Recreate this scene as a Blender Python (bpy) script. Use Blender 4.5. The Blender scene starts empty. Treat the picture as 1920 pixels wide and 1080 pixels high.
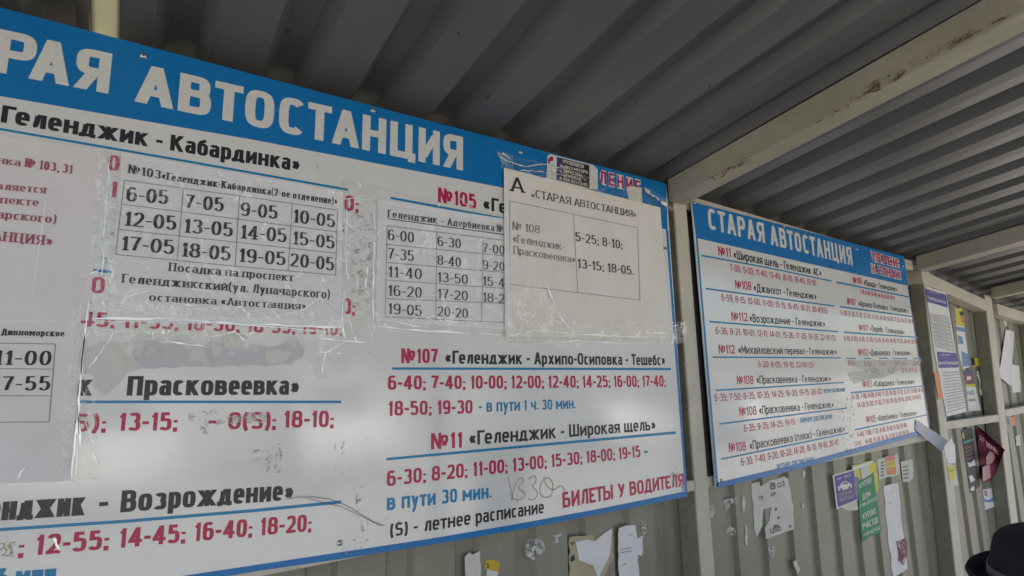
import bpy, math, random
from mathutils import Vector, Matrix, noise
from mathutils.geometry import tessellate_polygon
random.seed(7)
SC = bpy.context.scene
COL = SC.collection
# ------------------------------------------------------------ camera, sky, sun, exposure
F = 1045.14
YAW, PIT, ROL = [math.radians(a) for a in (-34.644, 9.114, -0.853)]
CAMZ = 1.9
M3 = (Matrix.Rotation(YAW, 3, 'Z') @ Matrix.Rotation(PIT, 3, 'X')
      @ Matrix(((1, 0, 0), (0, 0, -1), (0, 1, 0))) @ Matrix.Rotation(ROL, 3, 'Z'))
cd = bpy.data.cameras.new('camera'); cam = bpy.data.objects.new('camera', cd); COL.objects.link(cam)
cam.location = (0, -1, CAMZ); cam.rotation_euler = M3.to_euler()
cd.sensor_width = 36; cd.lens = F / 1920 * 36; cd.clip_start = .02; cd.clip_end = 600
SC.camera = cam
world = bpy.data.worlds.new('World'); SC.world = world; world.use_nodes = True
wn = world.node_tree; sky = wn.nodes.new('ShaderNodeTexSky'); sky.sky_type = 'NISHITA'; sky.sun_disc = False
SUN_EL, SUN_AZ = math.radians(48), math.radians(35)      # azimuth measured from +Y (behind the shelter) towards +X
sky.sun_elevation = SUN_EL; sky.sun_rotation = SUN_AZ; sky.dust_density = 2.5
wn.links.new(sky.outputs[0], wn.nodes['Background'].inputs[0]); wn.nodes['Background'].inputs[1].default_value = .085
sd = bpy.data.lights.new('sun', 'SUN'); sun = bpy.data.objects.new('sun', sd); COL.objects.link(sun)
sd.energy = 5; sd.angle = math.radians(.5); sd.color = (1, .94, .85)
sdir = Vector((math.sin(SUN_AZ) * math.cos(SUN_EL), math.cos(SUN_AZ) * math.cos(SUN_EL), math.sin(SUN_EL)))
sun.rotation_euler = sdir.to_track_quat('Z', 'Y').to_euler(); sun.location = (3, 8, 12)
SC.view_settings.view_transform = 'Standard'; SC.view_settings.look = 'None'
SC.view_settings.exposure = 1.75; SC.view_settings.gamma = 1; SC.view_settings.use_curve_mapping = False
SC.render.engine = 'CYCLES'
SC.cycles.max_bounces = 10; SC.cycles.diffuse_bounces = 5; SC.cycles.transparent_max_bounces = 16
SC.cycles.use_denoising = True; SC.cycles.sample_clamp_indirect = 6

# ------------------------------------------------------------ helpers
def ray(px, py):
    return M3 @ Vector((px - 960, 540 - py, -F))
def B(px, py, y=0.0):                       # the point of the plane y = const seen at a place of the photograph
    v = ray(px, py); t = (y + 1) / v.y
    return Vector((v.x * t, y, v.z * t + CAMZ))
def tag(o, label=None, cat=None, group=None, kind=None):
    if label: o['label'] = label
    if cat: o['category'] = cat
    if group: o['group'] = group
    if kind: o['kind'] = kind
    return o
def empty(name, loc, label, cat, group=None):
    o = bpy.data.objects.new(name, None); COL.objects.link(o); o.location = loc
    o.empty_display_size = .05
    return tag(o, label, cat, group)
def wloc(o):
    p = Vector((0, 0, 0))
    while o is not None: p = p + o.location; o = o.parent
    return p
def mk(name, verts, faces, mat, parent=None, smooth=False):
    off = wloc(parent) if parent is not None else Vector((0, 0, 0))
    me = bpy.data.meshes.new(name)
    me.from_pydata([tuple(Vector(v) - off) for v in verts], [], faces)
    if smooth:
        me.polygons.foreach_set('use_smooth', [True] * len(me.polygons))
    me.materials.append(mat); me.update()
    o = bpy.data.objects.new(name, me); COL.objects.link(o)
    if parent is not None: o.parent = parent
    return o
def prism(poly, n, thick):                  # poly: 3d points, extruded by n*thick; front is poly itself
    k = len(poly); n = Vector(n) * thick
    V = [Vector(p) for p in poly] + [Vector(p) + n for p in poly]
    tris = tessellate_polygon([[Vector(p) for p in poly]])
    Fs = [tuple(t) for t in tris] + [tuple(i + k for i in reversed(t)) for t in tris]
    for i in range(k):
        j = (i + 1) % k; Fs.append((i, i + k, j + k, j))
    return V, Fs
def boxm(x0, x1, y0, y1, z0, z1):
    V = [(x, y, z) for x in (x0, x1) for y in (y0, y1) for z in (z0, z1)]
    return V, [(0, 1, 3, 2), (4, 6, 7, 5), (0, 4, 5, 1), (2, 3, 7, 6), (0, 2, 6, 4), (1, 5, 7, 3)]
def hexa(a, b):                             # a, b: two quads of 3d points, joined
    V = list(a) + list(b)
    return V, [(0, 1, 2, 3), (7, 6, 5, 4), (0, 4, 5, 1), (1, 5, 6, 2), (2, 6, 7, 3), (3, 7, 4, 0)]
def bevel(o, w=.003, seg=2):
    m = o.modifiers.new('bevel', 'BEVEL'); m.width = w; m.segments = seg; m.limit_method = 'ANGLE'
    return o

# ------------------------------------------------------------ materials
class NT:
    def __init__(s, name):
        s.m = bpy.data.materials.new(name); s.m.use_nodes = True; s.t = s.m.node_tree; s.b = s.t.nodes['Principled BSDF']
        s.out = s.t.nodes['Material Output']
        s.co = s.t.nodes.new('ShaderNodeNewGeometry').outputs['Position']
    def n(s, kind, **kw):
        nd = s.t.nodes.new('ShaderNode' + kind)
        for k, v in kw.items():
            if k.startswith('_'): setattr(nd, k[1:], v)
            else: nd.inputs[k].default_value = v
        return nd
    def l(s, a, b): s.t.links.new(a, b)
    def noise(s, scale, detail=4, rough=.6, vec=None, stretch=None):
        nd = s.n('TexNoise', Scale=scale, Detail=detail, Roughness=rough)
        v = vec or s.co
        if stretch:
            mp = s.n('Mapping'); mp.inputs['Scale'].default_value = stretch; s.l(v, mp.inputs['Vector']); v = mp.outputs[0]
        s.l(v, nd.inputs['Vector']); return nd.outputs['Fac']
    def ramp(s, fac, a, b, c0=(0, 0, 0, 1), c1=(1, 1, 1, 1)):
        r = s.n('ValToRGB'); e = r.color_ramp.elements
        e[0].position = a; e[1].position = b; e[0].color = c0; e[1].color = c1
        s.l(fac, r.inputs[0]); return r.outputs[0]
    def mix(s, fac, a, b):
        m = s.n('Mix', _data_type='RGBA')
        for v, i in ((fac, 0), (a, 6), (b, 7)):
            if isinstance(v, (tuple, float, int)):
                m.inputs[i].default_value = v if not (isinstance(v, tuple) and len(v) == 3) else (*v, 1)
            else: s.l(v, m.inputs[i])
        return m.outputs[2]
    def bump(s, h, strength=.3, dist=.001):
        b = s.n('Bump', Strength=strength, Distance=dist); s.l(h, b.inputs['Height']); s.l(b.outputs[0], s.b.inputs['Normal'])
    def base(s, c):
        if isinstance(c, tuple): s.b.inputs['Base Color'].default_value = (*c[:3], 1)
        else: s.l(c, s.b.inputs['Base Color'])
    def pr(s, **kw):
        for k, v in kw.items(): s.b.inputs[k.replace('_', ' ')].default_value = v
        return s
def paint(name, c, rough=.3, dirt=.18, scale=9, fine=60, spec=.5, bumpd=.0006, coat=0):
    t = NT(name); c2 = tuple(v * .72 for v in c)
    f = t.ramp(t.noise(scale, 6, .65), .42, .75)
    m1 = t.n('Math', _operation='MULTIPLY'); t.l(f, m1.inputs[0]); m1.inputs[1].default_value = dirt
    col = t.mix(m1.outputs[0], c, (c2[0], c2[1] * .97, c2[2] * .9))
    t.base(col); t.pr(Roughness=rough, Specular_IOR_Level=spec)
    t.bump(t.noise(fine, 3), .15, bumpd)
    return t
def flat(name, c, rough=.45, spec=.4):
    t = NT(name); t.base(t.mix(t.ramp(t.noise(140, 3), .3, .8), c, tuple(v * .86 for v in c))); t.pr(Roughness=rough, Specular_IOR_Level=spec)
    return t.m

def board_mat(name, c, rough, spec=.95):
    t = NT(name)
    d1 = t.ramp(t.noise(3.2, 7, .7), .5, .78); d2 = t.ramp(t.noise(38, 6, .72), .62, .74); d3 = t.ramp(t.noise(16, 5, .7, stretch=(1, 1, .25)), .55, .8)
    col = t.mix(d1, c, tuple(v * .86 for v in c))
    k = t.n('Math', _operation='MULTIPLY'); t.l(d2, k.inputs[0]); k.inputs[1].default_value = .22
    col = t.mix(k.outputs[0], col, (c[0] * .5, c[1] * .5, c[2] * .43))
    k = t.n('Math', _operation='MULTIPLY'); t.l(d3, k.inputs[0]); k.inputs[1].default_value = .15
    col = t.mix(k.outputs[0], col, (c[0] * .6, c[1] * .58, c[2] * .5))
    t.base(col)
    r = t.n('MapRange'); r.inputs['To Min'].default_value = rough * .75; r.inputs['To Max'].default_value = rough * 1.5
    t.l(t.noise(11, 5), r.inputs['Value']); t.l(r.outputs[0], t.b.inputs['Roughness'])
    t.pr(Specular_IOR_Level=spec); t.bump(t.noise(2.2, 1, .4, stretch=(1, 1, .5)), .5, .02)
    return t.m
M_WHITE = board_mat('board_white', (.67, .66, .635), .11)
M_BLUE = board_mat('board_blue', (.001, .155, .42), .25, .35)
M_RED = flat('print_red', (.46, .012, .075), .25); M_BLACK = flat('print_black', (.02, .02, .022), .25)
M_TEAL = flat('print_blue', (.003, .21, .42), .25); M_TITLE = flat('print_white', (.66, .655, .62), .3)
M_INK = flat('ink_black', (.03, .03, .034), .6); M_INKR = flat('ink_rose', (.36, .09, .13), .6)
M_INKG = flat('ink_grey', (.13, .125, .12), .6); M_LINE = flat('ink_line', (.3, .29, .3), .6)
M_OCHRE = flat('marker_ochre', (.42, .34, .16), .6); M_SCR = flat('scratch', (.13, .11, .1), .6)
M_EDGE = flat('board_core', (.015, .013, .016), .6)
def paper_mat(name, c, dirt=.25, rough=.55):
    t = paint(name, c, rough, dirt, 14, 25, .35, .0012); return t.m
M_PAPER = paper_mat('paper_cool', (.74, .725, .745), .15); M_PAPERW = paper_mat('paper_warm', (.74, .70, .635), .3)
M_PAPERL = paper_mat('paper_pinkish', (.69, .655, .655), .2); M_PWHITE = paper_mat('paper_white', (.72, .71, .70), .3)
M_PGREY = paper_mat('paper_grey', (.50, .50, .54)); M_SCRAP = paper_mat('paper_scrap', (.60, .59, .53), .6)
M_PEEL = paper_mat('torn_film', (.53, .52, .53), .2); M_PEEL2 = paper_mat('peeled_layer', (.60, .60, .555), .3)

def steel_cream(nm='cream_paint_shaded', c0=(.40, .375, .30), c1=(.31, .29, .225)):
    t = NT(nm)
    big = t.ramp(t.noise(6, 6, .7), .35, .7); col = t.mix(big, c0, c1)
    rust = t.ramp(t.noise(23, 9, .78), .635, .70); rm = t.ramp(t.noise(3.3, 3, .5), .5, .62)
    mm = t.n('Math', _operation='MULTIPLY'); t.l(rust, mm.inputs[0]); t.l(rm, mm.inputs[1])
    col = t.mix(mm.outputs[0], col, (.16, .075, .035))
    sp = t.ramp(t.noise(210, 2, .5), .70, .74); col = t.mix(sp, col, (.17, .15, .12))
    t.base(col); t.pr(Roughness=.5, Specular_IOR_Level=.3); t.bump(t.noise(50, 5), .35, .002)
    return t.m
M_CREAM_DIM = steel_cream(); M_CREAM_LIT = steel_cream('cream_paint_lit', (.56, .515, .43), (.45, .41, .335))  # same cream paint twice: brighter for lit posts, shade mixed in for beams
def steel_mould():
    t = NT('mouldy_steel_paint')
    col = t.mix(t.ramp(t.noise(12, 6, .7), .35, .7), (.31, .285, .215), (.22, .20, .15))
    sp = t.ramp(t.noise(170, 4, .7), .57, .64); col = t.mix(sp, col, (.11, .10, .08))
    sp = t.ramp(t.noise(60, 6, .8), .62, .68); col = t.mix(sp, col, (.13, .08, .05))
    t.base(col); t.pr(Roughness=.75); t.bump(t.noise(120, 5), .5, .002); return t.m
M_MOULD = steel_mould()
def wall_mat():
    t = NT('olive_sheet_paint')
    col = t.mix(t.ramp(t.noise(5, 6, .7), .3, .75), (.245, .233, .178), (.20, .19, .142))
    col = t.mix(t.ramp(t.noise(26, 6, .75, stretch=(1, 1, .22)), .60, .72), col, (.33, .32, .27))
    col = t.mix(t.ramp(t.noise(48, 7, .8), .66, .71), col, (.12, .11, .085))
    col = t.mix(t.ramp(t.noise(7, 8, .75, stretch=(1, 1, .5)), .70, .74), col, (.55, .54, .5))
    t.base(col); t.pr(Roughness=.42, Specular_IOR_Level=.4); t.bump(t.noise(30, 5), .3, .0015); return t.m
M_WALL = wall_mat()
def roof_mat():
    t = NT('grey_roof_sheet')
    col = t.mix(t.ramp(t.noise(4, 6, .7, stretch=(1, .25, 1)), .3, .75), (.142, .138, .135), (.098, .096, .095))
    col = t.mix(t.ramp(t.noise(70, 6, .8), .68, .73), col, (.05, .045, .04))
    t.base(col); t.pr(Roughness=.42, Specular_IOR_Level=.55, Metallic=.15); t.bump(t.noise(24, 5), .25, .002); return t.m
M_ROOF = roof_mat()
def film_mat(name, amt, milky, sc):
    t = NT(name)
    tr = t.n('BsdfTransparent'); tr.inputs[0].default_value = (.96, .96, .95, 1); gl = t.n('BsdfGlossy', Roughness=.14); gl.inputs['Color'].default_value = (.95, .95, .97, 1)
    df = t.n('BsdfDiffuse'); df.inputs['Color'].default_value = (.78, .78, .78, 1)
    bp = t.n('Bump', Strength=1.0, Distance=.012); 
    vo = t.n('TexVoronoi', Scale=sc, _feature='DISTANCE_TO_EDGE'); 
    nz = t.n('TexNoise', Scale=sc * .6, Detail=5, Roughness=.65)
    t.l(t.co, nz.inputs['Vector'])
    ad = t.n('VectorMath', _operation='MULTIPLY_ADD'); t.l(nz.outputs['Color'], ad.inputs[0]); ad.inputs[1].default_value = (.05, .05, .05); t.l(t.co, ad.inputs[2])
    t.l(ad.outputs[0], vo.inputs['Vector'])
    hm = t.n('Math', _operation='ADD'); t.l(nz.outputs['Fac'], hm.inputs[0]); t.l(t.ramp(vo.outputs[0], 0, .2), hm.inputs[1])
    t.l(hm.outputs[0], bp.inputs['Height'])
    t.l(bp.outputs[0], gl.inputs['Normal']); t.l(bp.outputs[0], df.inputs['Normal'])
    a = t.n('AddShader'); t.l(tr.outputs[0], a.inputs[0]); t.l(gl.outputs[0], a.inputs[1])
    # creases in the plastic are milky
    cr = t.ramp(vo.outputs[0], .0, .12, (1, 1, 1, 1), (0, 0, 0, 1)); pk = t.ramp(t.noise(sc * .45, 4, .7), .44, .60)
    mm = t.n('Math', _operation='MULTIPLY'); t.l(cr, mm.inputs[0]); t.l(pk, mm.inputs[1])
    m3 = t.n('Math', _operation='MULTIPLY_ADD'); t.l(mm.outputs[0], m3.inputs[0]); m3.inputs[1].default_value = amt * 2.5; m3.inputs[2].default_value = amt * .22; t.l(m3.outputs[0], gl.inputs['Color'])
    m2 = t.n('Math', _operation='MULTIPLY_ADD'); t.l(mm.outputs[0], m2.inputs[0]); m2.inputs[1].default_value = milky; m2.inputs[2].default_value = .02
    b = t.n('MixShader'); t.l(m2.outputs[0], b.inputs[0]); t.l(a.outputs[0], b.inputs[1]); t.l(df.outputs[0], b.inputs[2])
    t.l(b.outputs[0], t.out.inputs['Surface']); return t.m
M_TAPE = film_mat('clear_tape', .36, .30, 60); M_FILM = film_mat('clear_film', .13, .10, 24)
def residue_mat(name, c, lo, hi, sc):
    t = NT(name); tr = t.n('BsdfTransparent'); m = t.n('MixShader'); t.base(c); t.pr(Roughness=.7)
    t.l(t.ramp(t.noise(sc, 7, .75), lo, hi), m.inputs[0]); t.l(tr.outputs[0], m.inputs[1]); t.l(t.b.outputs[0], m.inputs[2])
    t.l(m.outputs[0], t.out.inputs['Surface']); return t.m
M_RES = residue_mat('glue_residue', (.36, .34, .29), .53, .68, 70); M_RESD = residue_mat('dark_smudge', (.14, .13, .11), .62, .67, 75)
M_RESW = residue_mat('paper_residue', (.60, .59, .55), .44, .60, 90)
def metal():
    t = NT('screw_metal'); t.base((.5, .5, .5)); t.pr(Metallic=.9, Roughness=.35); return t.m
M_SCREW = metal()

# ------------------------------------------------------------ the stroke alphabet
def arc(cx, cy, rx, ry, a0, a1, n=3.0, seg=None):
    seg = seg or max(5, int(abs(a1 - a0) / 15)); out = []
    for i in range(seg + 1):
        a = math.radians(a0 + (a1 - a0) * i / seg); c, s = math.cos(a), math.sin(a)
        out.append((cx + rx * math.copysign(abs(c) ** (2 / n), c), cy + ry * math.copysign(abs(s) ** (2 / n), s)))
    return out
def glyphs(n):
    A = lambda *a: arc(*a, n=n)
    bowlB = [(0, .56), (.5, .56)] + A(.5, .28, .5, .28, 90, -90)[1:] + [(0, 0)]
    G = {
     'А': (.62, [[(0, 0), (.5, 1)], [(1, 0), (.5, 1)], [(.2, .27), (.8, .27)]]),
     'Б': (.55, [[(0, 0), (0, 1)], [(0, 1), (.88, 1)], bowlB]),
     'В': (.56, [[(0, 0), (0, 1)], [(0, 1), (.5, 1)] + A(.5, .77, .42, .23, 90, -90)[1:] + [(0, .54)], [(.5, .54)] + A(.5, .27, .5, .27, 90, -90)[1:] + [(0, 0)]]),
     'Г': (.46, [[(0, 0), (0, 1)], [(0, 1), (1, 1)]]),
     'Д': (.66, [[(.85, 0), (.85, 1)], [(.3, 1), (.85, 1)], [(.3, 1), (.27, .5), (.13, 0)], [(-.02, 0), (1.02, 0)], [(0, .02), (0, -.17)], [(1, .02), (1, -.17)]]),
     'Е': (.48, [[(0, 0), (0, 1)], [(0, 1), (1, 1)], [(0, .5), (.88, .5)], [(0, 0), (1, 0)]]),
     'Ж': (.86, [[(.5, 0), (.5, 1)], [(0, 1), (.42, .5)], [(0, 0), (.42, .5)], [(1, 1), (.58, .5)], [(1, 0), (.58, .5)], [(.36, .5), (.64, .5)]]),
     'З': (.52, [A(.48, .76, .46, .24, 155, -90), A(.48, .26, .52, .26, 90, -155)]),
     'И': (.58, [[(0, 0), (0, 1)], [(1, 0), (1, 1)], [(.06, .08), (.94, .92)]]),
     'К': (.58, [[(0, 0), (0, 1)], [(.95, 1), (.1, .46)], [(.32, .6), (1, 0)]]),
     'Л': (.58, [[(1, 0), (1, 1)], [(.36, 1), (1, 1)], [(.4, 1), (.35, .5), (.22, .08), (0, .01)]]),
     'М': (.72, [[(0, 0), (0, 1)], [(1, 0), (1, 1)], [(.03, .97), (.5, .25)], [(.97, .97), (.5, .25)]]),
     'Н': (.58, [[(0, 0), (0, 1)], [(1, 0), (1, 1)], [(0, .52), (1, .52)]]),
     'О': (.56, [A(.5, .5, .5, .5, 0, 360)]),
     'П': (.57, [[(0, 0), (0, 1)], [(1, 0), (1, 1)], [(0, 1), (1, 1)]]),
     'Р': (.55, [[(0, 0), (0, 1)], [(0, 1), (.5, 1)] + A(.5, .73, .5, .27, 90, -90)[1:] + [(0, .46)]]),
     'С': (.54, [A(.5, .5, .5, .5, 42, 318)]),
     'Т': (.52, [[(.5, 0), (.5, 1)], [(0, 1), (1, 1)]]),
     'У': (.58, [[(0, 1), (.52, .36)], [(1, 1), (.48, .12), (.12, 0)]]),
     'Х': (.6, [[(0, 0), (1, 1)], [(1, 0), (0, 1)]]),
     'Ц': (.64, [[(0, 0), (0, 1)], [(.86, 0), (.86, 1)], [(0, 0), (1.04, 0)], [(1.03, .03), (1.03, -.17)]]),
     'Ч': (.55, [[(1, 0), (1, 1)], [(0, 1), (0, .7)] + A(.35, .68, .35, .26, 180, 270) + [(1, .42)]]),
     'Ш': (.8, [[(0, 0), (0, 1)], [(.5, 0), (.5, 1)], [(1, 0), (1, 1)], [(0, 0), (1, 0)]]),
     'Щ': (.85, [[(0, 0), (0, 1)], [(.46, 0), (.46, 1)], [(.92, 0), (.92, 1)], [(0, 0), (1.04, 0)], [(1.03, .03), (1.03, -.17)]]),
     'Ы': (.76, [[(0, 0), (0, 1)], [(0, .56), (.32, .56)] + A(.32, .28, .33, .28, 90, -90)[1:] + [(0, 0)], [(1, 0), (1, 1)]]),
     'Ь': (.54, [[(0, 0), (0, 1)], bowlB]),
     'Ю': (.8, [[(0, 0), (0, 1)], [(0, .5), (.32, .5)], A(.66, .5, .34, .5, 0, 360)]),
     'Я': (.57, [[(1, 0), (1, 1)], [(1, 1), (.5, 1)] + A(.5, .73, .5, .27, 90, 270)[1:] + [(1, .46)], [(.55, .46), (0, 0)]]),
     '0': (.5, [A(.5, .5, .5, .5, 0, 360)]),
     '1': (.3, [[(.8, 0), (.8, 1)], [(0, .76), (.8, 1)]]),
     '2': (.5, [A(.5, .72, .47, .28, 165, -25) + [(.62, .35), (.02, .02)], [(0, 0), (1, 0)]]),
     '3': (.5, [A(.48, .76, .46, .24, 155, -90), A(.48, .26, .52, .26, 90, -155)]),
     '4': (.54, [[(.74, 0), (.74, 1)], [(.74, 1), (0, .27)], [(0, .25), (1, .25)]]),
     '5': (.5, [[(.08, 1), (.95, 1)], [(.08, 1), (.05, .5)], A(.47, .31, .53, .31, 128, -155)]),
     '6': (.5, [A(.5, .3, .5, .3, 0, 360), [(0, .32), (0, .6)] + A(.5, .68, .5, .32, 170, 40)]),
     '7': (.47, [[(0, 1), (1, 1)], [(1, .98), (.6, .5), (.35, 0)]]),
     '8': (.52, [A(.5, .765, .44, .235, 0, 360), A(.5, .27, .5, .27, 0, 360)]),
     '9': (.5, [A(.5, .7, .5, .3, 0, 360), [(1, .68), (1, .4)] + A(.5, .32, .5, .32, -10, -140)]),
     'S': (.5, [A(.5, .76, .48, .24, 25, 270), A(.5, .26, .5, .26, 90, -155)]),
     '№': (.9, [[(0, 0), (0, 1)], [(.5, 0), (.5, 1)], [(0, 1), (.5, 0)], A(.82, .62, .17, .22, 0, 360), [(.66, .22), (.98, .22)]]),
     '-': (.27, [[(0, .42), (1, .42)]]), '–': (.5, [[(0, .38), (1, .38)]]),
     ';': (.14, [[(.5, .42), (.5, .58)], [(.5, .1), (.5, -.02), (.2, -.16)]]),
     ',': (.12, [[(.5, .1), (.5, -.02), (.2, -.16)]]), '.': (.12, [[(.5, -.02), (.5, .13)]]),
     '(': (.24, [[(1, 1.08), (.2, .8), (0, .45), (.2, .1), (1, -.18)]]), ')': (.24, [[(0, 1.08), (.8, .8), (1, .45), (.8, .1), (0, -.18)]]),
     '«': (.42, [[(.45, .66), (0, .38), (.45, .1)], [(1, .66), (.55, .38), (1, .1)]]),
     '»': (.42, [[(0, .66), (.45, .38), (0, .1)], [(.55, .66), (1, .38), (.55, .1)]]),
     '+': (.4, [[(0, .45), (1, .45)], [(.5, .2), (.5, .7)]]),
    }
    G['Й'] = (G['И'][0], G['И'][1] + [[(.25, 1.24), (.5, 1.13), (.75, 1.24)]])
    LO = {
     'а': (.5, [[(1, 0), (1, .7)], [(1, .7)] + A(.5, .7, .5, .3, 0, 160)[1:], A(.5, .29, .5, .29, 0, 360)]),
     'б': (.53, [A(.5, .48, .5, .48, 0, 360), [(0, .5), (.02, .9), (.25, 1.2), (.55, 1.28), (.95, 1.42)]]),
     'е': (.52, [[(0, .5), (1, .5)], [(1, .5)] + A(.5, .5, .5, .5, 0, 318)[1:]]),
     'р': (.53, [[(0, -.4), (0, 1)], A(.5, .5, .5, .5, 0, 360)]),
     'у': (.5, [[(0, 1), (.5, .1)], [(1, 1), (.45, -.15), (.2, -.4), (0, -.4)]]),
     'с': (.48, [A(.5, .5, .5, .5, 42, 318)]),
    }
    return G, LO
GS = {False: glyphs(3.2), True: glyphs(2.15)}
LOWMAP = {c: c.upper() for c in 'вгджзийклмнопстхцчшщыьяю'}
def catmull(pts):
    if len(pts) != 3 and not (len(pts) in (4, 5)): return pts
    out = []; P = [pts[0]] + list(pts) + [pts[-1]]
    for i in range(1, len(P) - 2):
        for k in range(4):
            t = k / 4; p0, p1, p2, p3 = P[i - 1:i + 3]
            out.append(tuple(.5 * (2 * p1[j] + (p2[j] - p0[j]) * t + (2 * p0[j] - 5 * p1[j] + 4 * p2[j] - p3[j]) * t * t
                                   + (3 * p1[j] - p0[j] - 3 * p2[j] + p3[j]) * t ** 3) for j in (0, 1)))
    out.append(pts[-1]); return out
def ribbon(pts, tv, th, clamp, closed):
    n = len(pts); L = []; R = []
    for i, (x, y) in enumerate(pts):
        a = pts[i - 1] if i > 0 else (pts[-2] if closed else None); b = pts[i + 1] if i < n - 1 else (pts[1] if closed else None)
        d = []
        for p, q in ((a, (x, y)), ((x, y), b)):
            if p is None or q is None: continue
            dx, dy = q[0] - p[0], q[1] - p[1]; l = math.hypot(dx, dy)
            if l > 1e-7: d.append((dx / l, dy / l))
        if not d: d = [(1, 0)]
        dx = sum(k[0] for k in d); dy = sum(k[1] for k in d); l = math.hypot(dx, dy) or 1
        dx /= l; dy /= l; w = .5 * math.sqrt((tv * dy) ** 2 + (th * dx) ** 2)
        c = max(.55, abs(dx * d[0][0] + dy * d[0][1])); w /= c
        lo, hi = clamp
        L.append((x - dy * w, min(hi, max(lo, y + dx * w)))); R.append((x + dy * w, min(hi, max(lo, y - dx * w))))
    return L, R
def text_geom(s, W, tv, th, serif=False, xh=.74, gap=.09, space=.3):
    G, LO = GS[serif]; items = []; x = 0
    for ch in s:
        if ch == ' ': x += space; continue
        sc = 1
        if ch in LO: g = LO[ch]; sc = xh
        elif ch in LOWMAP: g = G[LOWMAP[ch]]; sc = xh
        else: g = G.get(ch) or G['О']
        w = g[0] * (1 if sc == 1 else .92)
        if items:
            pv = items[-1][4]
            if x - (items[-1][0] + items[-1][1]) < gap + .01:
                x -= {'Т': .05, 'Г': .07, 'У': .06, 'А': .03, 'т': .03, 'г': .04}.get(pv, 0) + {'Т': .05, 'А': .03, 'У': .04, 'л': .03, 'д': .03, 'Л': .03, 'Д': .03, 'я': .02, 'т': .02}.get(ch, 0)
        if serif: w *= 1.12
        items.append((x, w, sc, g[1], ch)); x += w + gap
    tot = x - gap; k = W / tot; out = []
    for gx, w, sc, strokes, ch_ in items:
        gx *= k; w *= k
        tvk = min(tv, w * .55) if w > .25 * k else tv
        flat_ = all(abs(p[1] - st0[0][1]) < .01 for st0 in strokes for p in st0); tvk = 0.001 if flat_ else tvk
        for st in strokes:
            isl = len(st) == 2; st2 = st if isl else (catmull(st) if len(st) in (3, 4, 5) else st)
            closed = len(st2) > 4 and math.hypot(st2[0][0] - st2[-1][0], st2[0][1] - st2[-1][1]) < 1e-4
            P = [(gx + tvk / 2 + p[0] * max(.001, w - tvk), (th / 2 + p[1] * (sc - th)) if p[1] >= 0 else th / 2 + p[1] * sc) for p in st2]
            top = max(p[1] for p in P); bot = min(p[1] for p in P)
            y0s = min(p[1] for p in st); y1s = max(p[1] for p in st)
            clamp = (0 if y0s > -.005 else -.6, sc if y1s < 1.005 else 2)
            if isl and abs(P[0][1] - P[1][1]) < .02 and not flat_:
                a, b = sorted(P); sa, sb = sorted(st); P = [(a[0] - (tvk / 2 if sa[0] <= .001 else 0), a[1]), (b[0] + (tvk / 2 if sb[0] >= .999 else 0), b[1])]
            if isl and abs(P[0][1] - P[1][1]) > .25 * sc:      # let straight strokes reach the line
                a, b = sorted(P, key=lambda p: p[1]); ext = th / 2
                dx = (b[0] - a[0]) / (b[1] - a[1])
                if abs(st[0][1]) < .01 or abs(st[1][1]) < .01: a = (a[0], a[1] - ext)
                if max(st[0][1], st[1][1]) > .99: b = (b[0], b[1] + ext)
                P = [a, b]
            if isl and abs(P[0][1] - P[1][1]) > .25 * sc:      # straight strokes are cut level at the line
                ln = math.hypot(P[0][0] - P[1][0], P[0][1] - P[1][1]); ux, uy = (P[1][0] - P[0][0]) / ln, (P[1][1] - P[0][1]) / ln
                hx = .5 * math.sqrt((tvk * uy) ** 2 + (th * ux) ** 2) / abs(uy); L, R = [(q[0] + hx, q[1]) for q in P], [(q[0] - hx, q[1]) for q in P]
            else: L, R = ribbon(P, tvk, th, clamp, closed)
            out.append((L, R))
            if serif and isl and abs(P[0][1] - P[1][1]) > .5 * sc:
                for q in P:
                    if q[1] > .5 and ch_ in '147АД9': continue
                    if q[1] < .02 or q[1] > sc - .02:
                        yy = th * .5 if q[1] < .1 else sc - th * .5; hw = tvk * .5 + .085
                        out.append(([(q[0] - hw, yy + th / 2), (q[0] + hw, yy + th / 2)], [(q[0] - hw, yy - th / 2), (q[0] + hw, yy - th / 2)]))
    return out
def T(name, s, x0, y0, h0, x1, y1, h1, mat, parent, y=0.0, tv=.215, th=.17, serif=False, xh=.74, eps=.0003, gap=.075, space=.3, lean=None):
    bl, br = B(x0, y0, y), B(x1, y1, y); tl0, tr0 = B(x0, y0 - h0, y), B(x1, y1 - h1, y)
    hl = tl0.z - bl.z; hr = tr0.z - br.z; up = Vector((0, 0, 1))
    W = (br - bl).length / ((hl + hr) / 2)
    V = []; Fs = []; li = 0
    for L, R in text_geom(s, W, tv, th, serif, xh, gap, space):
        b = len(V); n = len(L); e = eps + (li % 7) * .00002; li += 1
        for u, v in L + R:
            t = u / W; h = hl + (hr - hl) * t
            p = bl + (br - bl) * t + up * (v * h); p.y = y - e; V.append(p)
        for i in range(n - 1): Fs.append((b + i, b + i + 1, b + n + i + 1, b + n + i))
    return mk(name, V, Fs, mat, parent)
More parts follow.
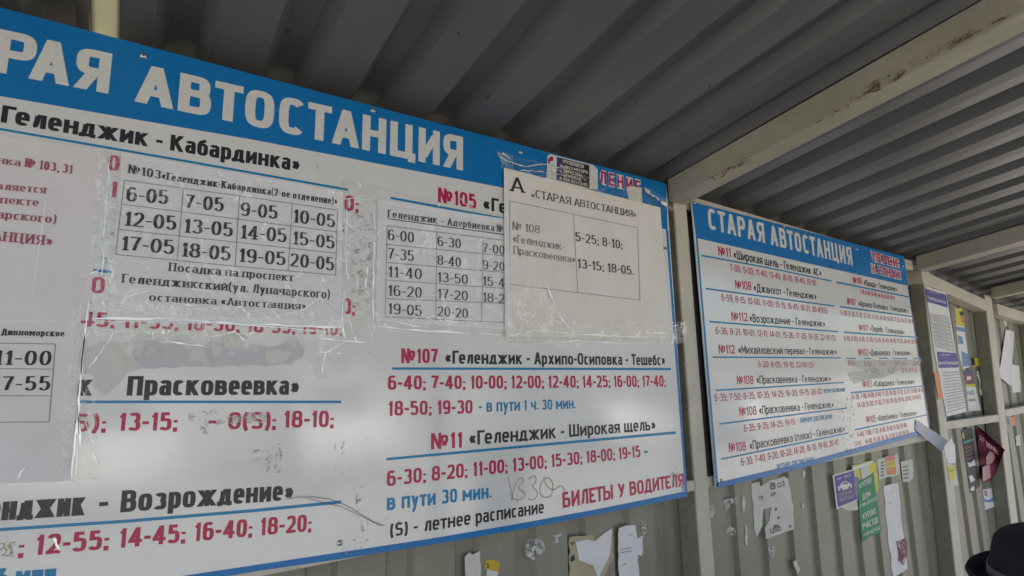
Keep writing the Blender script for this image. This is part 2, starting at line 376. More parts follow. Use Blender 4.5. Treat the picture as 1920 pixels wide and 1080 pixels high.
def strip(name, pts, wpx, mat, parent, y=0.0, eps=.00025):   # thin flat printed line through photo points
    P = [B(a, b, y) for a, b in pts]; P2 = [(p.x, p.z) for p in P]; ws = wpx if isinstance(wpx, (list, tuple)) else [wpx] * len(P)
    V = []; Fs = []
    for i, (a, b) in enumerate(P2):
        d = Vector(P2[min(i + 1, len(P2) - 1)]) - Vector(P2[max(i - 1, 0)]); d.normalize()
        w = (B(pts[i][0], pts[i][1] - ws[i], y).z - P[i].z) / 2; n = Vector((-d.y, d.x)) * w
        V += [(a + n.x, y - eps, b + n.y), (a - n.x, y - eps, b - n.y)]
    for i in range(len(P2) - 1): Fs.append((2 * i, 2 * i + 2, 2 * i + 3, 2 * i + 1))
    return mk(name, V, Fs, mat, parent)
CNT = [0]
def jag(pts, amp, step=14):
    if not amp: return pts
    out = []
    for i, p in enumerate(pts):
        q = pts[(i + 1) % len(pts)]; l = math.hypot(q[0] - p[0], q[1] - p[1]); k = max(1, int(l / step))
        for j in range(k):
            t = j / k; r = amp if j else amp * .3
            out.append((p[0] + (q[0] - p[0]) * t + random.uniform(-r, r), p[1] + (q[1] - p[1]) * t + random.uniform(-r, r)))
    return out
def patch(name, pts, mat, parent, y=0.0, eps=.0002, amp=0, thick=.0, step=14):
    CNT[0] += 1; eps += (CNT[0] % 17) * .000012
    P = [B(a, b, y) for a, b in jag(pts, amp, step)]
    for p in P: p.y = y - eps
    if thick:
        V, Fs = prism(P, (0, 1, 0), thick)
        return mk(name, V, Fs, mat, parent)
    return mk(name, P, [tuple(t) for t in tessellate_polygon([P])], mat, parent)
def sheet(name, c, mat, parent, y, nx=14, nz=14, wave=.0002, curl=0, thick=.0004, curl_left=0):
    # c: TL, TR, BR, BL photo corners; a paper sheet with slight waves, its lower edge may curl forward
    TL, TR, BR, BL = [B(a, b, y) for a, b in c]; V = []
    for back in (0, 1):
        for j in range(nz + 1):
            v = j / nz
            for i in range(nx + 1):
                u = i / nx; p = (TL * (1 - u) + TR * u) * (1 - v) + (BL * (1 - u) + BR * u) * v
                w = noise.noise(Vector((p.x * 9, 3.1, p.z * 9))) * wave
                p.y = y + w - curl * max(0, (v - .82) / .18) ** 2 - curl_left * max(0, (.1 - u) / .1) ** 2 + back * thick
                V.append(p)
    Fs = []; m = (nx + 1) * (nz + 1); w = nx + 1
    for j in range(nz):
        for i in range(nx):
            a = j * w + i; Fs.append((a, a + w, a + w + 1, a + 1)); Fs.append((m + a, m + a + 1, m + a + w + 1, m + a + w))
    rim = [i for i in range(w)] + [j * w + nx for j in range(1, nz + 1)] + [nz * w + i for i in range(nx - 1, -1, -1)] + [j * w for j in range(nz - 1, 0, -1)]
    for i, a in enumerate(rim):
        b = rim[(i + 1) % len(rim)]; q = len(V); V += [V[a].copy(), V[b].copy(), V[b + m].copy(), V[a + m].copy()]; Fs.append((q, q + 1, q + 2, q + 3))
    return mk(name, V, Fs, mat, parent, True)
def film(name, c, mat, parent, y, amp=.0012, sc=60, nx=60, nz=24, label=None, cat=None, group=None, aniso=(1, 1)):
    TL, TR, BR, BL = [B(a, b, y) for a, b in c]; V = []; ed = random.random() * 50
    for j in range(nz + 1):
        v = j / nz
        for i in range(nx + 1):
            u = i / nx; uu = u; vv = v
            if i in (0, nx): vv = v
            p = (TL * (1 - uu) + TR * uu) * (1 - vv) + (BL * (1 - uu) + BR * uu) * vv
            q = Vector((p.x * sc * aniso[0] + ed, 0, p.z * sc * aniso[1]))
            r = 1 - abs(noise.noise(q)) * 2; r2 = 1 - abs(noise.noise(q * 2.3 + Vector((9, 9, 9)))) * 2
            p.y = y - .0009 - amp * max(0, r) ** 3 - amp * .4 * max(0, r2) ** 2
            e = .0012
            if j in (0, nz): p.z += noise.noise(Vector((p.x * 90, 4, 1))) * e * 2
            if i in (0, nx): p.x += noise.noise(Vector((p.z * 90, 4, 1))) * e * 2
            V.append(p)
    w = nx + 1; Fs = [(j * w + i, (j + 1) * w + i, (j + 1) * w + i + 1, j * w + i + 1) for j in range(nz) for i in range(nx)]
    o = mk(name, V, Fs, mat, parent, True)
    if label: tag(o, label, cat, group)
    return o
def screw(px, py, parent, y=0.0, r=.0055):
    c = B(px, py, y); V = [(c.x, y - .0035, c.z)]; Fs = []; n = 12
    for rr, d in ((.45 * r, .0034), (.85 * r, .0022), (r, .0)):
        for i in range(n):
            a = 2 * math.pi * i / n; V.append((c.x + rr * math.cos(a), y - d, c.z + rr * math.sin(a)))
    for i in range(n):
        j = (i + 1) % n; Fs.append((0, 1 + i, 1 + j))
        for k in range(2): Fs.append((1 + k * n + i, 1 + (k + 1) * n + i, 1 + (k + 1) * n + j, 1 + k * n + j))
    o = mk('screw', V, Fs, M_SCREW, parent, True)
    m = mk('screw_slot', *boxm(c.x - .0006, c.x + .0006, y - .0041, y - .0036, c.z - .002, c.z + .002), M_EDGE, o)
    return o

# ------------------------------------------------------------ ground and open side of the shelter
def asphalt():
    t = NT('pavement'); col = t.mix(t.ramp(t.noise(1.5, 8, .7), .35, .7), (.35, .33, .295), (.26, .245, .22))
    t.base(t.mix(t.ramp(t.noise(90, 4), .4, .8), col, (.2, .19, .18))); t.pr(Roughness=.85); t.bump(t.noise(80, 5), .4, .004); return t.m
G_ = 300
tag(mk('ground', [(-G_, -G_, 0), (G_, -G_, 0), (G_, G_, 0), (-G_, G_, 0)], [(0, 1, 2, 3)], asphalt()), kind='structure')

# ------------------------------------------------------------ bus shelter
ROOF0, RSL = CAMZ + .565, .158
def zr(x):                                   # height of the roof underside above the board line, the shelter sags to the right
    K = [(-9, .565), (1.25, .565), (2.9, .530), (3.95, .455), (5.2, .36), (9, .3)]
    for (a, za), (b, zb) in zip(K, K[1:]):
        if x <= b: return CAMZ + za + (zb - za) * (x - a) / (b - a)
    return CAMZ + .3
shelter = empty('bus_shelter', (2, .07, 0), 'open bus shelter of cream steel posts with olive corrugated wall and grey corrugated roof', 'bus shelter')
RP = .168
def roof_sheet(xa, xb, y0=.22, y1=-1.6):
    prof = []; k = math.floor((xa - .165) / RP) - 1
    while True:
        x = .165 + k * RP
        for dx, dz in ((0, 0), (.020, .030), (.062, .030), (.082, 0), (.122, -.002), (RP - .003, 0)):
            prof.append((x + dx, dz))
        k += 1
        if x > xb: break
    def at(x):
        for a, b in zip(prof, prof[1:]):
            if a[0] <= x <= b[0]: return (x, a[1] + (b[1] - a[1]) * (x - a[0]) / max(1e-6, b[0] - a[0]))
    prof = [at(xa)] + [p for p in prof if xa < p[0] < xb] + [at(xb)]
    V = []; Fs = []; ny = 12
    for th in (0, .0012):
        for j in range(ny + 1):
            y = y0 + (y1 - y0) * j / ny
            for x, dz in prof: V.append((x, y, zr(x) - RSL * y + dz + th + .003 * noise.noise(Vector((x * 2, y * 2, 0)))))
    w = len(prof); m = w * (ny + 1)
    for j in range(ny):
        for i in range(w - 1):
            a = j * w + i; Fs.append((a, a + 1, a + w + 1, a + w)); Fs.append((m + a, m + a + w, m + a + w + 1, m + a + 1))
    for i in range(w - 1):
        Fs.append((i, m + i, m + i + 1, i + 1)); a = ny * w + i; Fs.append((a, a + 1, m + a + 1, m + a))
    for j in range(ny):
        a = j * w; Fs.append((a, a + w, m + a + w, m + a)); a = j * w + w - 1; Fs.append((a, m + a, m + a + w, a + w))
    return mk('roof_sheet', V, Fs, M_ROOF, shelter)
roof_sheet(-2.2, -1.0); roof_sheet(-1.0, -.081); roof_sheet(-.052, 1.29); roof_sheet(1.291, 2.95); roof_sheet(2.951, 4.1); roof_sheet(4.101, 5.9)
# translucent strip added over the sheet joint to look like a sunlit edge
def lit_strip_mat():
    t = NT('lit_strip_plastic'); tl = t.n('BsdfTranslucent'); tl.inputs[0].default_value = (.34, .335, .25, 1); m = t.n('MixShader'); m.inputs[0].default_value = .6
    t.base((.5, .48, .36)); t.l(t.b.outputs[0], m.inputs[1]); t.l(tl.outputs[0], m.inputs[2]); t.l(m.outputs[0], t.out.inputs['Surface']); return t.m
V = [(x, y, CAMZ + .565 - RSL * y - d) for y in (.046, -1.58) for x, d in ((-.084, .004), (-.049, .004), (-.049, .001), (-.084, .001))]
mk('added_lit_strip', V, [(0, 1, 5, 4), (3, 7, 6, 2), (0, 3, 2, 1), (4, 5, 6, 7), (1, 2, 6, 5), (0, 4, 7, 3)], lit_strip_mat(), shelter)
# board added behind the roof to keep light out of its ribs
for xa, xb in ((-2.2, -.085), (-.05, 1.28), (1.281, 2.95), (2.951, 4.1), (4.101, 5.9)):
    q = lambda x, y: [(x, y, zr(x) - .09), (x, y + .004, zr(x) - .09), (x, y + .004, zr(x) + .06), (x, y, zr(x) + .06)]
    mk('rib_light_block', *hexa(q(xa, .105), q(xb, .105)), M_ROOF, shelter)
# corrugated wall, one sheet per bay
WP, WY = .15, .072
def wall_sheet(xa, xb, zt):
    prof = []; k = math.floor((xa - .738) / WP) - 1
    while True:
        x = .738 + k * WP
        for dx, dy in ((0, 0), (.009, .0125), (.050, .0125), (.059, 0)): prof.append((x + dx, dy))
        k += 1
        if x > xb: break
    prof = [(xa, 0)] + [p for p in prof if xa < p[0] < xb] + [(xb, 0)]
    V = []; Fs = []; w = len(prof)
    for th in (0, .001):
        for f in (0, .5, 1):
            for x, dy in prof: V.append((x, WY + dy + th, .04 + f * (zt(x) - .04)))
    m = 3 * w
    for j in range(2):
        for i in range(w - 1):
            a = j * w + i; Fs.append((a, a + 1, a + w + 1, a + w)); Fs.append((m + a, m + a + w, m + a + w + 1, m + a + 1))
    for i in range(w - 1):
        a = 2 * w + i; Fs.append((a, a + 1, m + a + 1, m + a))
    return mk('wall_sheet', V, Fs, M_WALL, shelter)
wall_sheet(-2.2, 1.27, lambda x: zr(x) - .03); wall_sheet(1.271, 2.96, lambda x: zr(x) - .03)
wall_sheet(2.961, 3.86, lambda x: zr(x) - .05); wall_sheet(3.861, 4.72, lambda x: zr(x) - .05); wall_sheet(4.721, 5.9, lambda x: zr(x) - .05)
# posts: front face at y = PF, the left flank is mouldy
PF = .012
def post(xt, xb, w, w2=None):                # x of the left front edge at z=2.32 and z=1.1
    w2 = w2 or w; sl = (xt - xb) / (2.32 - 1.06); f = lambda z: xb + sl * (z - 1.06)
    zt = zr(xt) - .058
    a, b = f(0), f(zt)
    q0 = [(a, PF, 0), (a + w2, PF, 0), (a + w2, WY - .001, 0), (a, WY - .001, 0)]; q1 = [(b, PF, zt), (b + w, PF, zt), (b + w, WY - .001, zt), (b, WY - .001, zt)]
    o = mk('post', *hexa(q0, q1), M_CREAM_LIT, shelter); bevel(o, .003)
    g = .0025
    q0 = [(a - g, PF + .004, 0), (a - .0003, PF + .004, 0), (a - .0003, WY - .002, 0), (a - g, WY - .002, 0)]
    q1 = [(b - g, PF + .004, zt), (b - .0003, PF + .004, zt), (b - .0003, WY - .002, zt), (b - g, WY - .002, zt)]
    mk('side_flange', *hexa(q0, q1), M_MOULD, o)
    return o
post(1.276, 1.297, .056); post(3.02, 2.945, .085); post(3.83, 3.70, .105); post(4.62, 4.46, .10)
post(-.74, -.74, .06)
# rails
def rail(pts, h, y0, y1):
    a, b = pts
    q0 = [(a[0], y0, a[1]), (a[0], y1, a[1]), (a[0], y1, a[1] + h), (a[0], y0, a[1] + h)]
    q1 = [(b[0], y0, b[1]), (b[0], y1, b[1]), (b[0], y1, b[1] + h), (b[0], y0, b[1] + h)]
    o = mk('rail', *hexa(q0, q1), M_CREAM_LIT, shelter); bevel(o, .003); return o
p = B(1290, 922, .014)
rail(((-.679, CAMZ - .306), (1.2800, CAMZ - .306)), .028, .006, .045); rail(((1.337, CAMZ - .306), (2.942, CAMZ - .29)), .028, .014, .045)
a, b = B(1774, 806, .014), B(1874, 786, .014); rail(((a.x + .01, a.z), (3.78, b.z - .012)), .036, .014, .05)
a, b = B(1880, 783, .014), B(1925, 770, .014); rail(((3.885, a.z), (4.55, a.z + .012)), .038, .014, .05)
rail(((-2.1, CAMZ + .49), (1.246, CAMZ + .49)), .045, .016, .07)
rail(((1.322, CAMZ + .485), (2.93, CAMZ + .455)), .045, .016, .07)
a, b = B(1745, 533, .006), B(1890, 596, .006); rail(((2.99, a.z), (3.90, b.z + .012)), .062, .006, .07)
a, b = B(1890, 596, .006), B(1935, 616, .006); rail(((3.985, a.z + .012), (4.75, CAMZ + .27)), .062, .006, .07)
# roof beams
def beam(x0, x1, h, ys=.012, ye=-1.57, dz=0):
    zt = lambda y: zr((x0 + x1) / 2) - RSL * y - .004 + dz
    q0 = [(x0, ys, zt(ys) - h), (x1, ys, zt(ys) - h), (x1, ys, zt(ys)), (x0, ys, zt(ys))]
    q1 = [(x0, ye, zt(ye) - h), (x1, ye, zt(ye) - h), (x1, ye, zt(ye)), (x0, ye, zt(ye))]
    o = mk('roof_beam', *hexa(q1, q0), M_CREAM_DIM, shelter); bevel(o, .003); return o
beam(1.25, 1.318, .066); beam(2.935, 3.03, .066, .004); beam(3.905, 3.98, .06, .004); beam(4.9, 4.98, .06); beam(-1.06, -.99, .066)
M_RUST = residue_mat('rust_stain', (.15, .07, .03), .50, .60, 60); M_RUST2 = residue_mat('rust_bloom', (.20, .12, .07), .45, .75, 25)
def BX(px, py, x, e=.0004):
    v = ray(px, py); t = (x - e) / v.x; return Vector((x - e, -1 + v.y * t, CAMZ + v.z * t))
def bstain(pts, mat, x, e=.0004):
    P = [BX(a, b, x, e) for a, b in jag(pts, 2, 12)]; mk('rust_stain', P, [tuple(t) for t in tessellate_polygon([P])], mat, shelter)
bstain([(1560, 212), (1600, 190), (1640, 160), (1668, 138), (1700, 132), (1690, 146), (1640, 175), (1590, 202), (1480, 258), (1485, 250)], M_RUST, 1.25)
bstain([(1580, 195), (1640, 150), (1700, 120), (1830, 50), (1840, 62), (1720, 125), (1640, 172)], M_RUST2, 1.25, .0008)
bstain([(1310, 345), (1325, 335), (1400, 300), (1402, 304), (1330, 345)], M_RUST, 1.25, .0006)
bstain([(1388, 305), (1395, 292), (1410, 296), (1405, 308)], M_RUST2, 1.25, .0009)
bstain([(1700, 128), (1800, 72), (1900, 22), (1900, 27), (1800, 78)], M_RUST, 1.25, .0007)
for px, py in ((1193, 190), (1096, 284), (915, 181), (540, 58), (700, 120), (1500, 395), (1620, 452), (1330, 160), (860, 60), (1780, 250)):
    v = ray(px, py)
    t = (.565 + RSL) / (v.z + RSL * v.y); c = Vector((0, -1, CAMZ)) + v * t; V, Fs = [], []
    for i in range(8):
        a = i * math.pi / 4
        V += [(c.x + .002 * math.cos(a), c.y + .002 * math.sin(a), c.z + .002), (c.x + .0013 * math.cos(a), c.y + .0013 * math.sin(a), c.z - .004)]
    Fs = [(2 * i, 2 * ((i + 1) % 8), 2 * ((i + 1) % 8) + 1, 2 * i + 1) for i in range(8)] + [tuple(range(1, 16, 2))]
    mk('screw_tip', V, Fs, M_EDGE, shelter)
# outer side: a row of posts and a gutter beam keep the roof up
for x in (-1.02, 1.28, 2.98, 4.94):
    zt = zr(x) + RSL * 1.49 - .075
    bevel(mk('post', *boxm(x - .03, x + .03, -1.52, -1.46, 0, zt), M_CREAM_DIM, shelter))

# ------------------------------------------------------------ big timetable board
b1 = empty('timetable_board', (.31, 0, CAMZ - .3), 'large blue and white route timetable board nearest the camera, half covered with taped paper notices', 'timetable board')
XL = -.62
tr_, br_ = B(1249, 344), B(1289, 931)
tl_ = Vector((XL, 0, CAMZ + .5270)); bl_ = Vector((XL, 0, CAMZ - .279))
V, Fs = prism([tl_, tr_, br_, B(1120, 965), B(960, 995.5), B(800, 1023), B(640, 1048), B(480, 1071), bl_], (0, 1, 0), .004); o = mk('panel', V, Fs, M_WHITE, b1)
hb = B(1252, 431)
hl_ = Vector((XL, 0, B(0, 180).z + .006))
# header pieces follow the photographed lower edge
def quad3(name, pts, mat, parent, eps=.00015):
    P = [Vector((p.x, p.y - eps, p.z)) for p in pts]; return mk(name, P, [tuple(range(len(P)))], mat, parent)
quad3('header_band', [tl_, tr_, hb, B(943, 352), B(480, 263), B(0, 180), hl_], M_BLUE, b1)
rr = [B(1249, 432), B(1253.5, 431), B(1289, 931), B(1285, 922)]
quad3('right_border', [B(1248.5, 431), B(1253, 431), B(1289.4, 931), B(1284.5, 920)], M_BLUE, b1)
def band(name, up, lo, mat, parent, eps=.00015):
    V = [Vector((p.x, p.y - eps, p.z)) for p in up + lo]; n = len(up)
    return mk(name, V, [(i, i + 1, n + i + 1, n + i) for i in range(n - 1)], mat, parent)
band('bottom_border', [Vector((XL, 0, CAMZ - .255)), B(480, 1059), B(640, 1035), B(800, 1011), B(960, 984), B(1120, 954.5), B(1285, 921)], [bl_, B(480, 1071), B(640, 1048), B(800, 1023), B(960, 995.5), B(1120, 965), br_], M_BLUE, b1)
def H(s, *a, m=None, **k): return T('route_heading', s, *a, m or M_BLACK, b1, **k)
def N(s, *a, **k): return T('route_number', s, *a, M_RED, b1, **k)
def D(s, *a, **k): return T('departure_times', s, *a, M_RED, b1, **k)
def U(*p, w=5): return strip('rule_line', p, w, M_TEAL, b1, eps=.0002)
TT = dict(tv=.225, th=.185, gap=.10, space=.42)
T('title_lettering', 'АВТОСТАНЦИЯ', 252, 190, 74, 868, 320, 63, M_TITLE, b1, **TT)
T('title_lettering', 'АЯ', 53, 147, 81, 203, 176, 77, M_TITLE, b1, **TT)
T('title_lettering', 'СТАР', -300, 75, 85, 62, 149, 82, M_TITLE, b1, **TT)
HB = dict(tv=.24, th=.18, gap=.065, space=.26)
H('Геленджик - Кабардинка»', 1, 229, 33, 561, 322, 28, xh=.8, **HB)
U((-120, 221), (0, 242), (330, 299), (653, 356), w=4.5)
D('0', 201, 318, 29, 223, 322, 29); D('1', 203, 369, 30, 219, 371, 30); D('0', 170, 549, 31, 195, 551, 31)
strip('rule_line', [(175, 506), (240, 515)], 5, M_TEAL, b1)
D('50;', 624, 393, 30, 671, 397, 29); D(';', 640, 433, 20, 646, 433, 20); D('3;', 646, 589, 30, 663, 590, 30)
D('45; 11-35; 16-50; 18-35; 19-10;', 150, 612, 28, 640, 629, 27)
H('Геленджик', -130, 748, 40, 172, 742, 38, xh=.8, **HB); H('Прасковеевка»', 237, 742, 37, 560, 740, 33, xh=.8, **HB)
U((-110, 756), (145, 753.5), (640, 753.5))
D('12-20(S);', -60, 812, 35, 198, 809, 34); D('13-15;', 221, 808, 34, 330, 807, 34); D('-', 390, 806, 34, 405, 806, 34)
D('0(S);', 427, 805, 32, 516, 804, 32); D('18-10;', 531, 802, 32, 624, 801, 31)
H('Геленджик', -112, 983, 43, 158, 966, 41, xh=.82, **HB); H('-', 184, 964, 42, 201, 963, 42, **HB); H('Возрождение»', 225, 961, 41, 549, 937, 34, xh=.8, **HB)
U((-140, 1003), (0, 993), (240, 977), (480, 957), (640, 941), w=6)
D('10-4', -140, 1056, 40, -14, 1050, 39); D('; 12-55; 14-45; 16-40; 18-20;', 33, 1044, 38, 582, 996, 32, space=.34)
T('travel_note', 'в пути 45 мин.', -190, 1120, 40, 110, 1096, 38, M_TEAL, b1, xh=.8, **HB)
# right column
N('№105', 821, 379, 28, 893, 392, 27); H('«Геленджик - Адербиевка»', 906, 394, 26, 1236, 448, 23)
U((732, 371), (943, 410), (1250, 466), w=4.5)
D(';', 1240, 494, 18, 1245, 495, 18)
N('№107', 752, 681, 28, 821, 681, 27); H('«Геленджик - Архипо-Осиповка - Тешебс»', 835, 682, 25, 1247, 685, 20)
U((735, 691), (1258, 692), w=4.5)
D('6-40; 7-40; 10-00; 12-00; 12-40; 14-25; 16-00; 17-40;', 727, 731, 27, 1248, 725, 21)
D('18-50; 19-30', 727, 780, 28, 886, 775, 25); T('travel_note', '- в пути 1 ч. 30 мин.', 898, 773, 21, 1079, 766, 18, M_TEAL, b1, xh=.85)
N('№11', 808, 843, 31, 867, 839, 29); H('«Геленджик - Широкая щель»', 880, 835, 27, 1229, 806, 21, xh=.78)
U((724, 861), (1000, 835.5), (1267, 811), w=5)
D('6-30; 8-20; 11-00; 13-00; 15-30; 18-00; 19-15', 725, 912, 29, 1201, 857, 22)
T('travel_note', '-', 1208, 858, 24, 1215, 857, 24, M_TEAL, b1)
T('travel_note', 'в пути 30 мин.', 725, 957, 28, 921, 934, 25, M_TEAL, b1, xh=.82, tv=.22, th=.18)
T('footnote', '(S) - летнее расписание', 731, 1007, 25, 1020, 962, 22, M_BLACK, b1, xh=.82)
T('ticket_note', 'БИЛЕТЫ У ВОДИТЕЛЯ', 1055, 953, 30, 1283, 911, 24, M_RED, b1, tv=.22, th=.18)
T('authority_outline', 'УПРАВЛЕНИЕ', 1028, 322, 30, 1202, 364, 26, M_TITLE, b1, tv=.36, th=.34, gap=.18)
T('authority_lettering', 'УПРАВЛЕНИЕ', 1030, 320, 26, 1201, 362, 22, M_RED, b1, tv=.19, th=.17, eps=.0006, gap=.24)
T('authority_outline', 'НА ГЕЛЕНДЖИК', 1026, 366, 30, 1208, 407, 26, M_TITLE, b1, tv=.36, th=.34, gap=.18)
T('authority_lettering', 'НА ГЕЛЕНДЖИК', 1028, 364, 26, 1206, 405, 22, M_RED, b1, tv=.19, th=.17, eps=.0006, gap=.24)
for q in ((269, 105), (699, 207), (976, 285), (637, 1018), (1281, 916)): screw(*q, b1)
def smooth(P):
    for _ in range(2):
        Q = [P[0]]
        for a, b in zip(P, P[1:]): Q += [(a[0] * .75 + b[0] * .25, a[1] * .75 + b[1] * .25), (a[0] * .25 + b[0] * .75, a[1] * .25 + b[1] * .75)]
        P = Q + [P[-1]]
    return P
# wear on the board: torn layer, glue, smudges, pen marks
def W_(pts, mat=M_RES, amp=3, name='glue_residue', eps=.0005, step=10): return patch(name, pts, mat, b1, 0, eps, amp, step=step)
patch('torn_layer', [(262, 640), (300, 634), (330, 640), (356, 655), (382, 650), (402, 640), (438, 652), (462, 655), (560, 640), (572, 655), (566, 672), (545, 684), (470, 684), (400, 688), (268, 690), (248, 668)], M_PEEL, b1, 0, .0007, 3.5, .0006, 7)
for i in range(22):
    cx_, cy_ = random.uniform(205, 560), random.choice([random.uniform(628, 648), random.uniform(640, 690)]); rr_ = random.uniform(4, 13)
    if cx_ > 460: cy_ = 640 + random.uniform(-5, 14)
    patch('paper_shred', [(cx_ + rr_ * random.uniform(.5, 1.1) * math.cos(a), cy_ + .8 * rr_ * random.uniform(.4, 1.2) * math.sin(a)) for a in [k * .785 for k in range(8)]], random.choice([M_PEEL2, M_PEEL2, M_SCRAP]), b1, 0, .0016 + i * .00004, 0, .0007)
for q in ([(254, 632), (266, 631), (268, 655), (263, 670), (255, 662), (249, 645)], [(357, 650), (380, 650), (386, 660), (377, 678), (353, 677)],
          [(398, 645), (417, 648), (416, 664), (402, 671), (396, 660)], [(418, 628), (440, 624), (462, 632), (455, 652), (434, 657), (420, 650)],
          [(495, 662), (520, 655), (548, 660), (538, 676), (505, 684), (496, 676)]):
    patch('paper_shred', q, M_PEEL2, b1, 0, .0014, 1.5, .0006, 9)
patch('paper_shred', [(160, 655), (200, 640), (222, 646), (241, 680), (238, 700), (200, 742), (180, 728), (176, 706), (158, 700)], M_PEEL2, b1, 0, .0012, 3, .0006, 12)
patch('paper_shred', [(205, 640), (226, 650), (250, 678), (262, 692), (240, 698), (218, 660)], M_SCRAP, b1, 0, .0016, 2, .0006, 9)
W_([(350, 772), (420, 765), (424, 788), (398, 812), (358, 815)]); W_([(425, 780), (470, 772), (500, 775), (500, 790), (430, 795)], M_RESW)
W_([(395, 840), (480, 838), (530, 850), (520, 880), (420, 878)], M_RESD); W_([(455, 845), (525, 838), (530, 885), (470, 880)])
W_([(627, 830), (647, 828), (646, 888), (628, 890)], M_RES); W_([(655, 820), (702, 815), (700, 870), (655, 880)], M_RESD)
W_([(640, 1020), (668, 1008), (693, 1010), (682, 1028), (660, 1035), (632, 1045)], M_RES, 3); W_([(660, 905), (680, 905), (690, 990), (675, 1000)], M_RES)
W_([(-5, 1005), (30, 1005), (30, 1045), (-5, 1045)], M_RES, 2); W_([(1255, 890), (1268, 870), (1276, 905), (1262, 912)], M_RES)
W_([(590, 305), (665, 320), (660, 350), (600, 335)], M_RESD); W_([(680, 650), (700, 660), (706, 700), (690, 705), (684, 680)], M_RESD)
W_([(225, 390), (200, 388), (175, 515), (195, 520), (212, 480)], M_RES); W_([(168, 560), (196, 556), (206, 640), (172, 650)], M_RESD)
W_([(655, 395), (700, 398), (700, 560), (660, 590)], M_RES, 3); W_([(640, 1000), (650, 985), (1000, 905), (1045, 935), (700, 1010)], M_RESD, 2)
W_([(480, 805), (530, 800), (560, 870), (500, 900)], M_RESD)
strip('pen_scribble', smooth([(952, 893), (962, 935), (958, 940), (966, 905), (978, 893), (982, 905), (968, 915), (988, 925), (978, 938), (962, 936)]), 2.2, M_OCHRE, b1)
strip('pen_scribble', smooth([(990, 898), (1003, 890), (1006, 903), (995, 912), (1010, 922), (1003, 938), (990, 936)]), 2.2, M_OCHRE, b1, eps=.00032)
strip('pen_scribble', smooth([(1022, 893), (1010, 915), (1016, 933), (1034, 932), (1038, 908), (1028, 893), (1018, 903), (1036, 922), (1052, 908), (1060, 922)]), 2.2, M_OCHRE, b1, eps=.0004)
strip('pen_scribble', smooth([(0, 1020), (10, 1018), (6, 1026), (14, 1032), (4, 1042)]), 2, M_OCHRE, b1, eps=.0008)
strip('pen_scribble', smooth([(28, 1016), (18, 1018), (16, 1027), (24, 1030), (18, 1043), (10, 1041)]), 2, M_OCHRE, b1, eps=.0009)
def wire(pts, r, mat, name, label, cat):
    C = [B(a, b, -.004 - .004 * math.sin(i * 1.3)) for i, (a, b) in enumerate(pts)]
    V = []; Fs = []; k = 5
    for i, c in enumerate(C):
        for j in range(k):
            an = 2 * math.pi * j / k; V.append(c + Vector((0, math.cos(an) * r, math.sin(an) * r)))
    for i in range(len(C) - 1):
        for j in range(k):
            a = i * k + j; b = i * k + (j + 1) % k; Fs.append((a, b, b + k, a + k))
    return tag(mk(name, V, Fs, mat), label, cat)
wire([(536, 936), (560, 932), (590, 932), (620, 936), (650, 948), (680, 966), (700, 978), (718, 986)], .0005, M_SCR, 'loose_thread', 'upper thin dark thread arching over the white board below the word ending', 'thread')
wire([(576, 934), (610, 944), (640, 950), (665, 962), (690, 974), (712, 985), (722, 984)], .0005, M_SCR, 'loose_thread', 'lower and shorter thin dark thread across the end of the blue line', 'thread')

# ------------------------------------------------------------ paper notices on the big board
SF = dict(serif=True, tv=.20, th=.085, xh=.70, gap=.12, space=.3)
SFL = dict(serif=True, tv=.14, th=.06, xh=.70, gap=.14, space=.3)
PY = -.0012
n1 = empty('paper_notice', B(420, 600, PY), 'white sheet with twelve bold departure times in a four column table, taped left of centre', 'paper notice')
sheet('paper', [(228, 287), (643, 360), (640, 616), (201, 600)], M_PAPER, n1, PY)
y1 = PY - .0002
def S1(nm, s, *a, m=M_INK, **k):
    kk = dict(SF); kk.update(k); return T(nm, s, *a, m, n1, y=y1, eps=.0004, **kk)
S1('notice_heading', '№103', 240, 324, 16, 301, 336, 16); S1('notice_heading', '«Геленджик-Кабардинка(2-ое отделение)»', 303, 336, 14, 632, 384, 13)
def L1(*p, w=1.6): return strip('table_line', p, w, M_LINE, n1, y=y1, eps=.0003)
L1((233, 338), (440, 366), (633, 394)); L1((230, 383), (440, 410), (632, 435)); L1((223, 430), (440, 454), (631, 475)); L1((217, 477), (440, 499), (629, 516))
L1((233, 338), (217, 477)); L1((344, 353), (332, 488)); L1((449, 368), (441, 499)); L1((548, 382), (540, 508)); L1((633, 394), (629, 516))
for s, a in (('6-05', (236, 377, 27, 315, 383, 26)), ('7-05', (346, 390, 26, 419, 397, 26)), ('9-05', (450, 404, 25, 520, 411, 25)), ('10-05', (549, 417, 25, 628, 427, 24)),
             ('12-05', (232, 423, 27, 330, 432, 27)), ('13-05', (344, 436, 27, 436, 444, 26)), ('14-05', (450, 447, 26, 537, 455, 26)), ('15-05', (548, 458, 25, 627, 467, 24)),
             ('17-05', (226, 469, 27, 326, 477, 27)), ('18-05', (339, 481, 27, 432, 489, 26)), ('19-05', (447, 491, 26, 535, 498, 25)), ('20-05', (543, 499, 25, 626, 508, 25))):
    S1('departure_time', s, *a, space=.2, gap=.08)
S1('boarding_note', 'Посадка на проспект', 316, 508, 16, 550, 528, 15); S1('boarding_note', 'Геленджикский(ул. Луначарского)', 228, 530, 17, 618, 560, 16)
S1('boarding_note', 'остановка «Автостанция»', 279, 564, 15, 573, 581, 14)

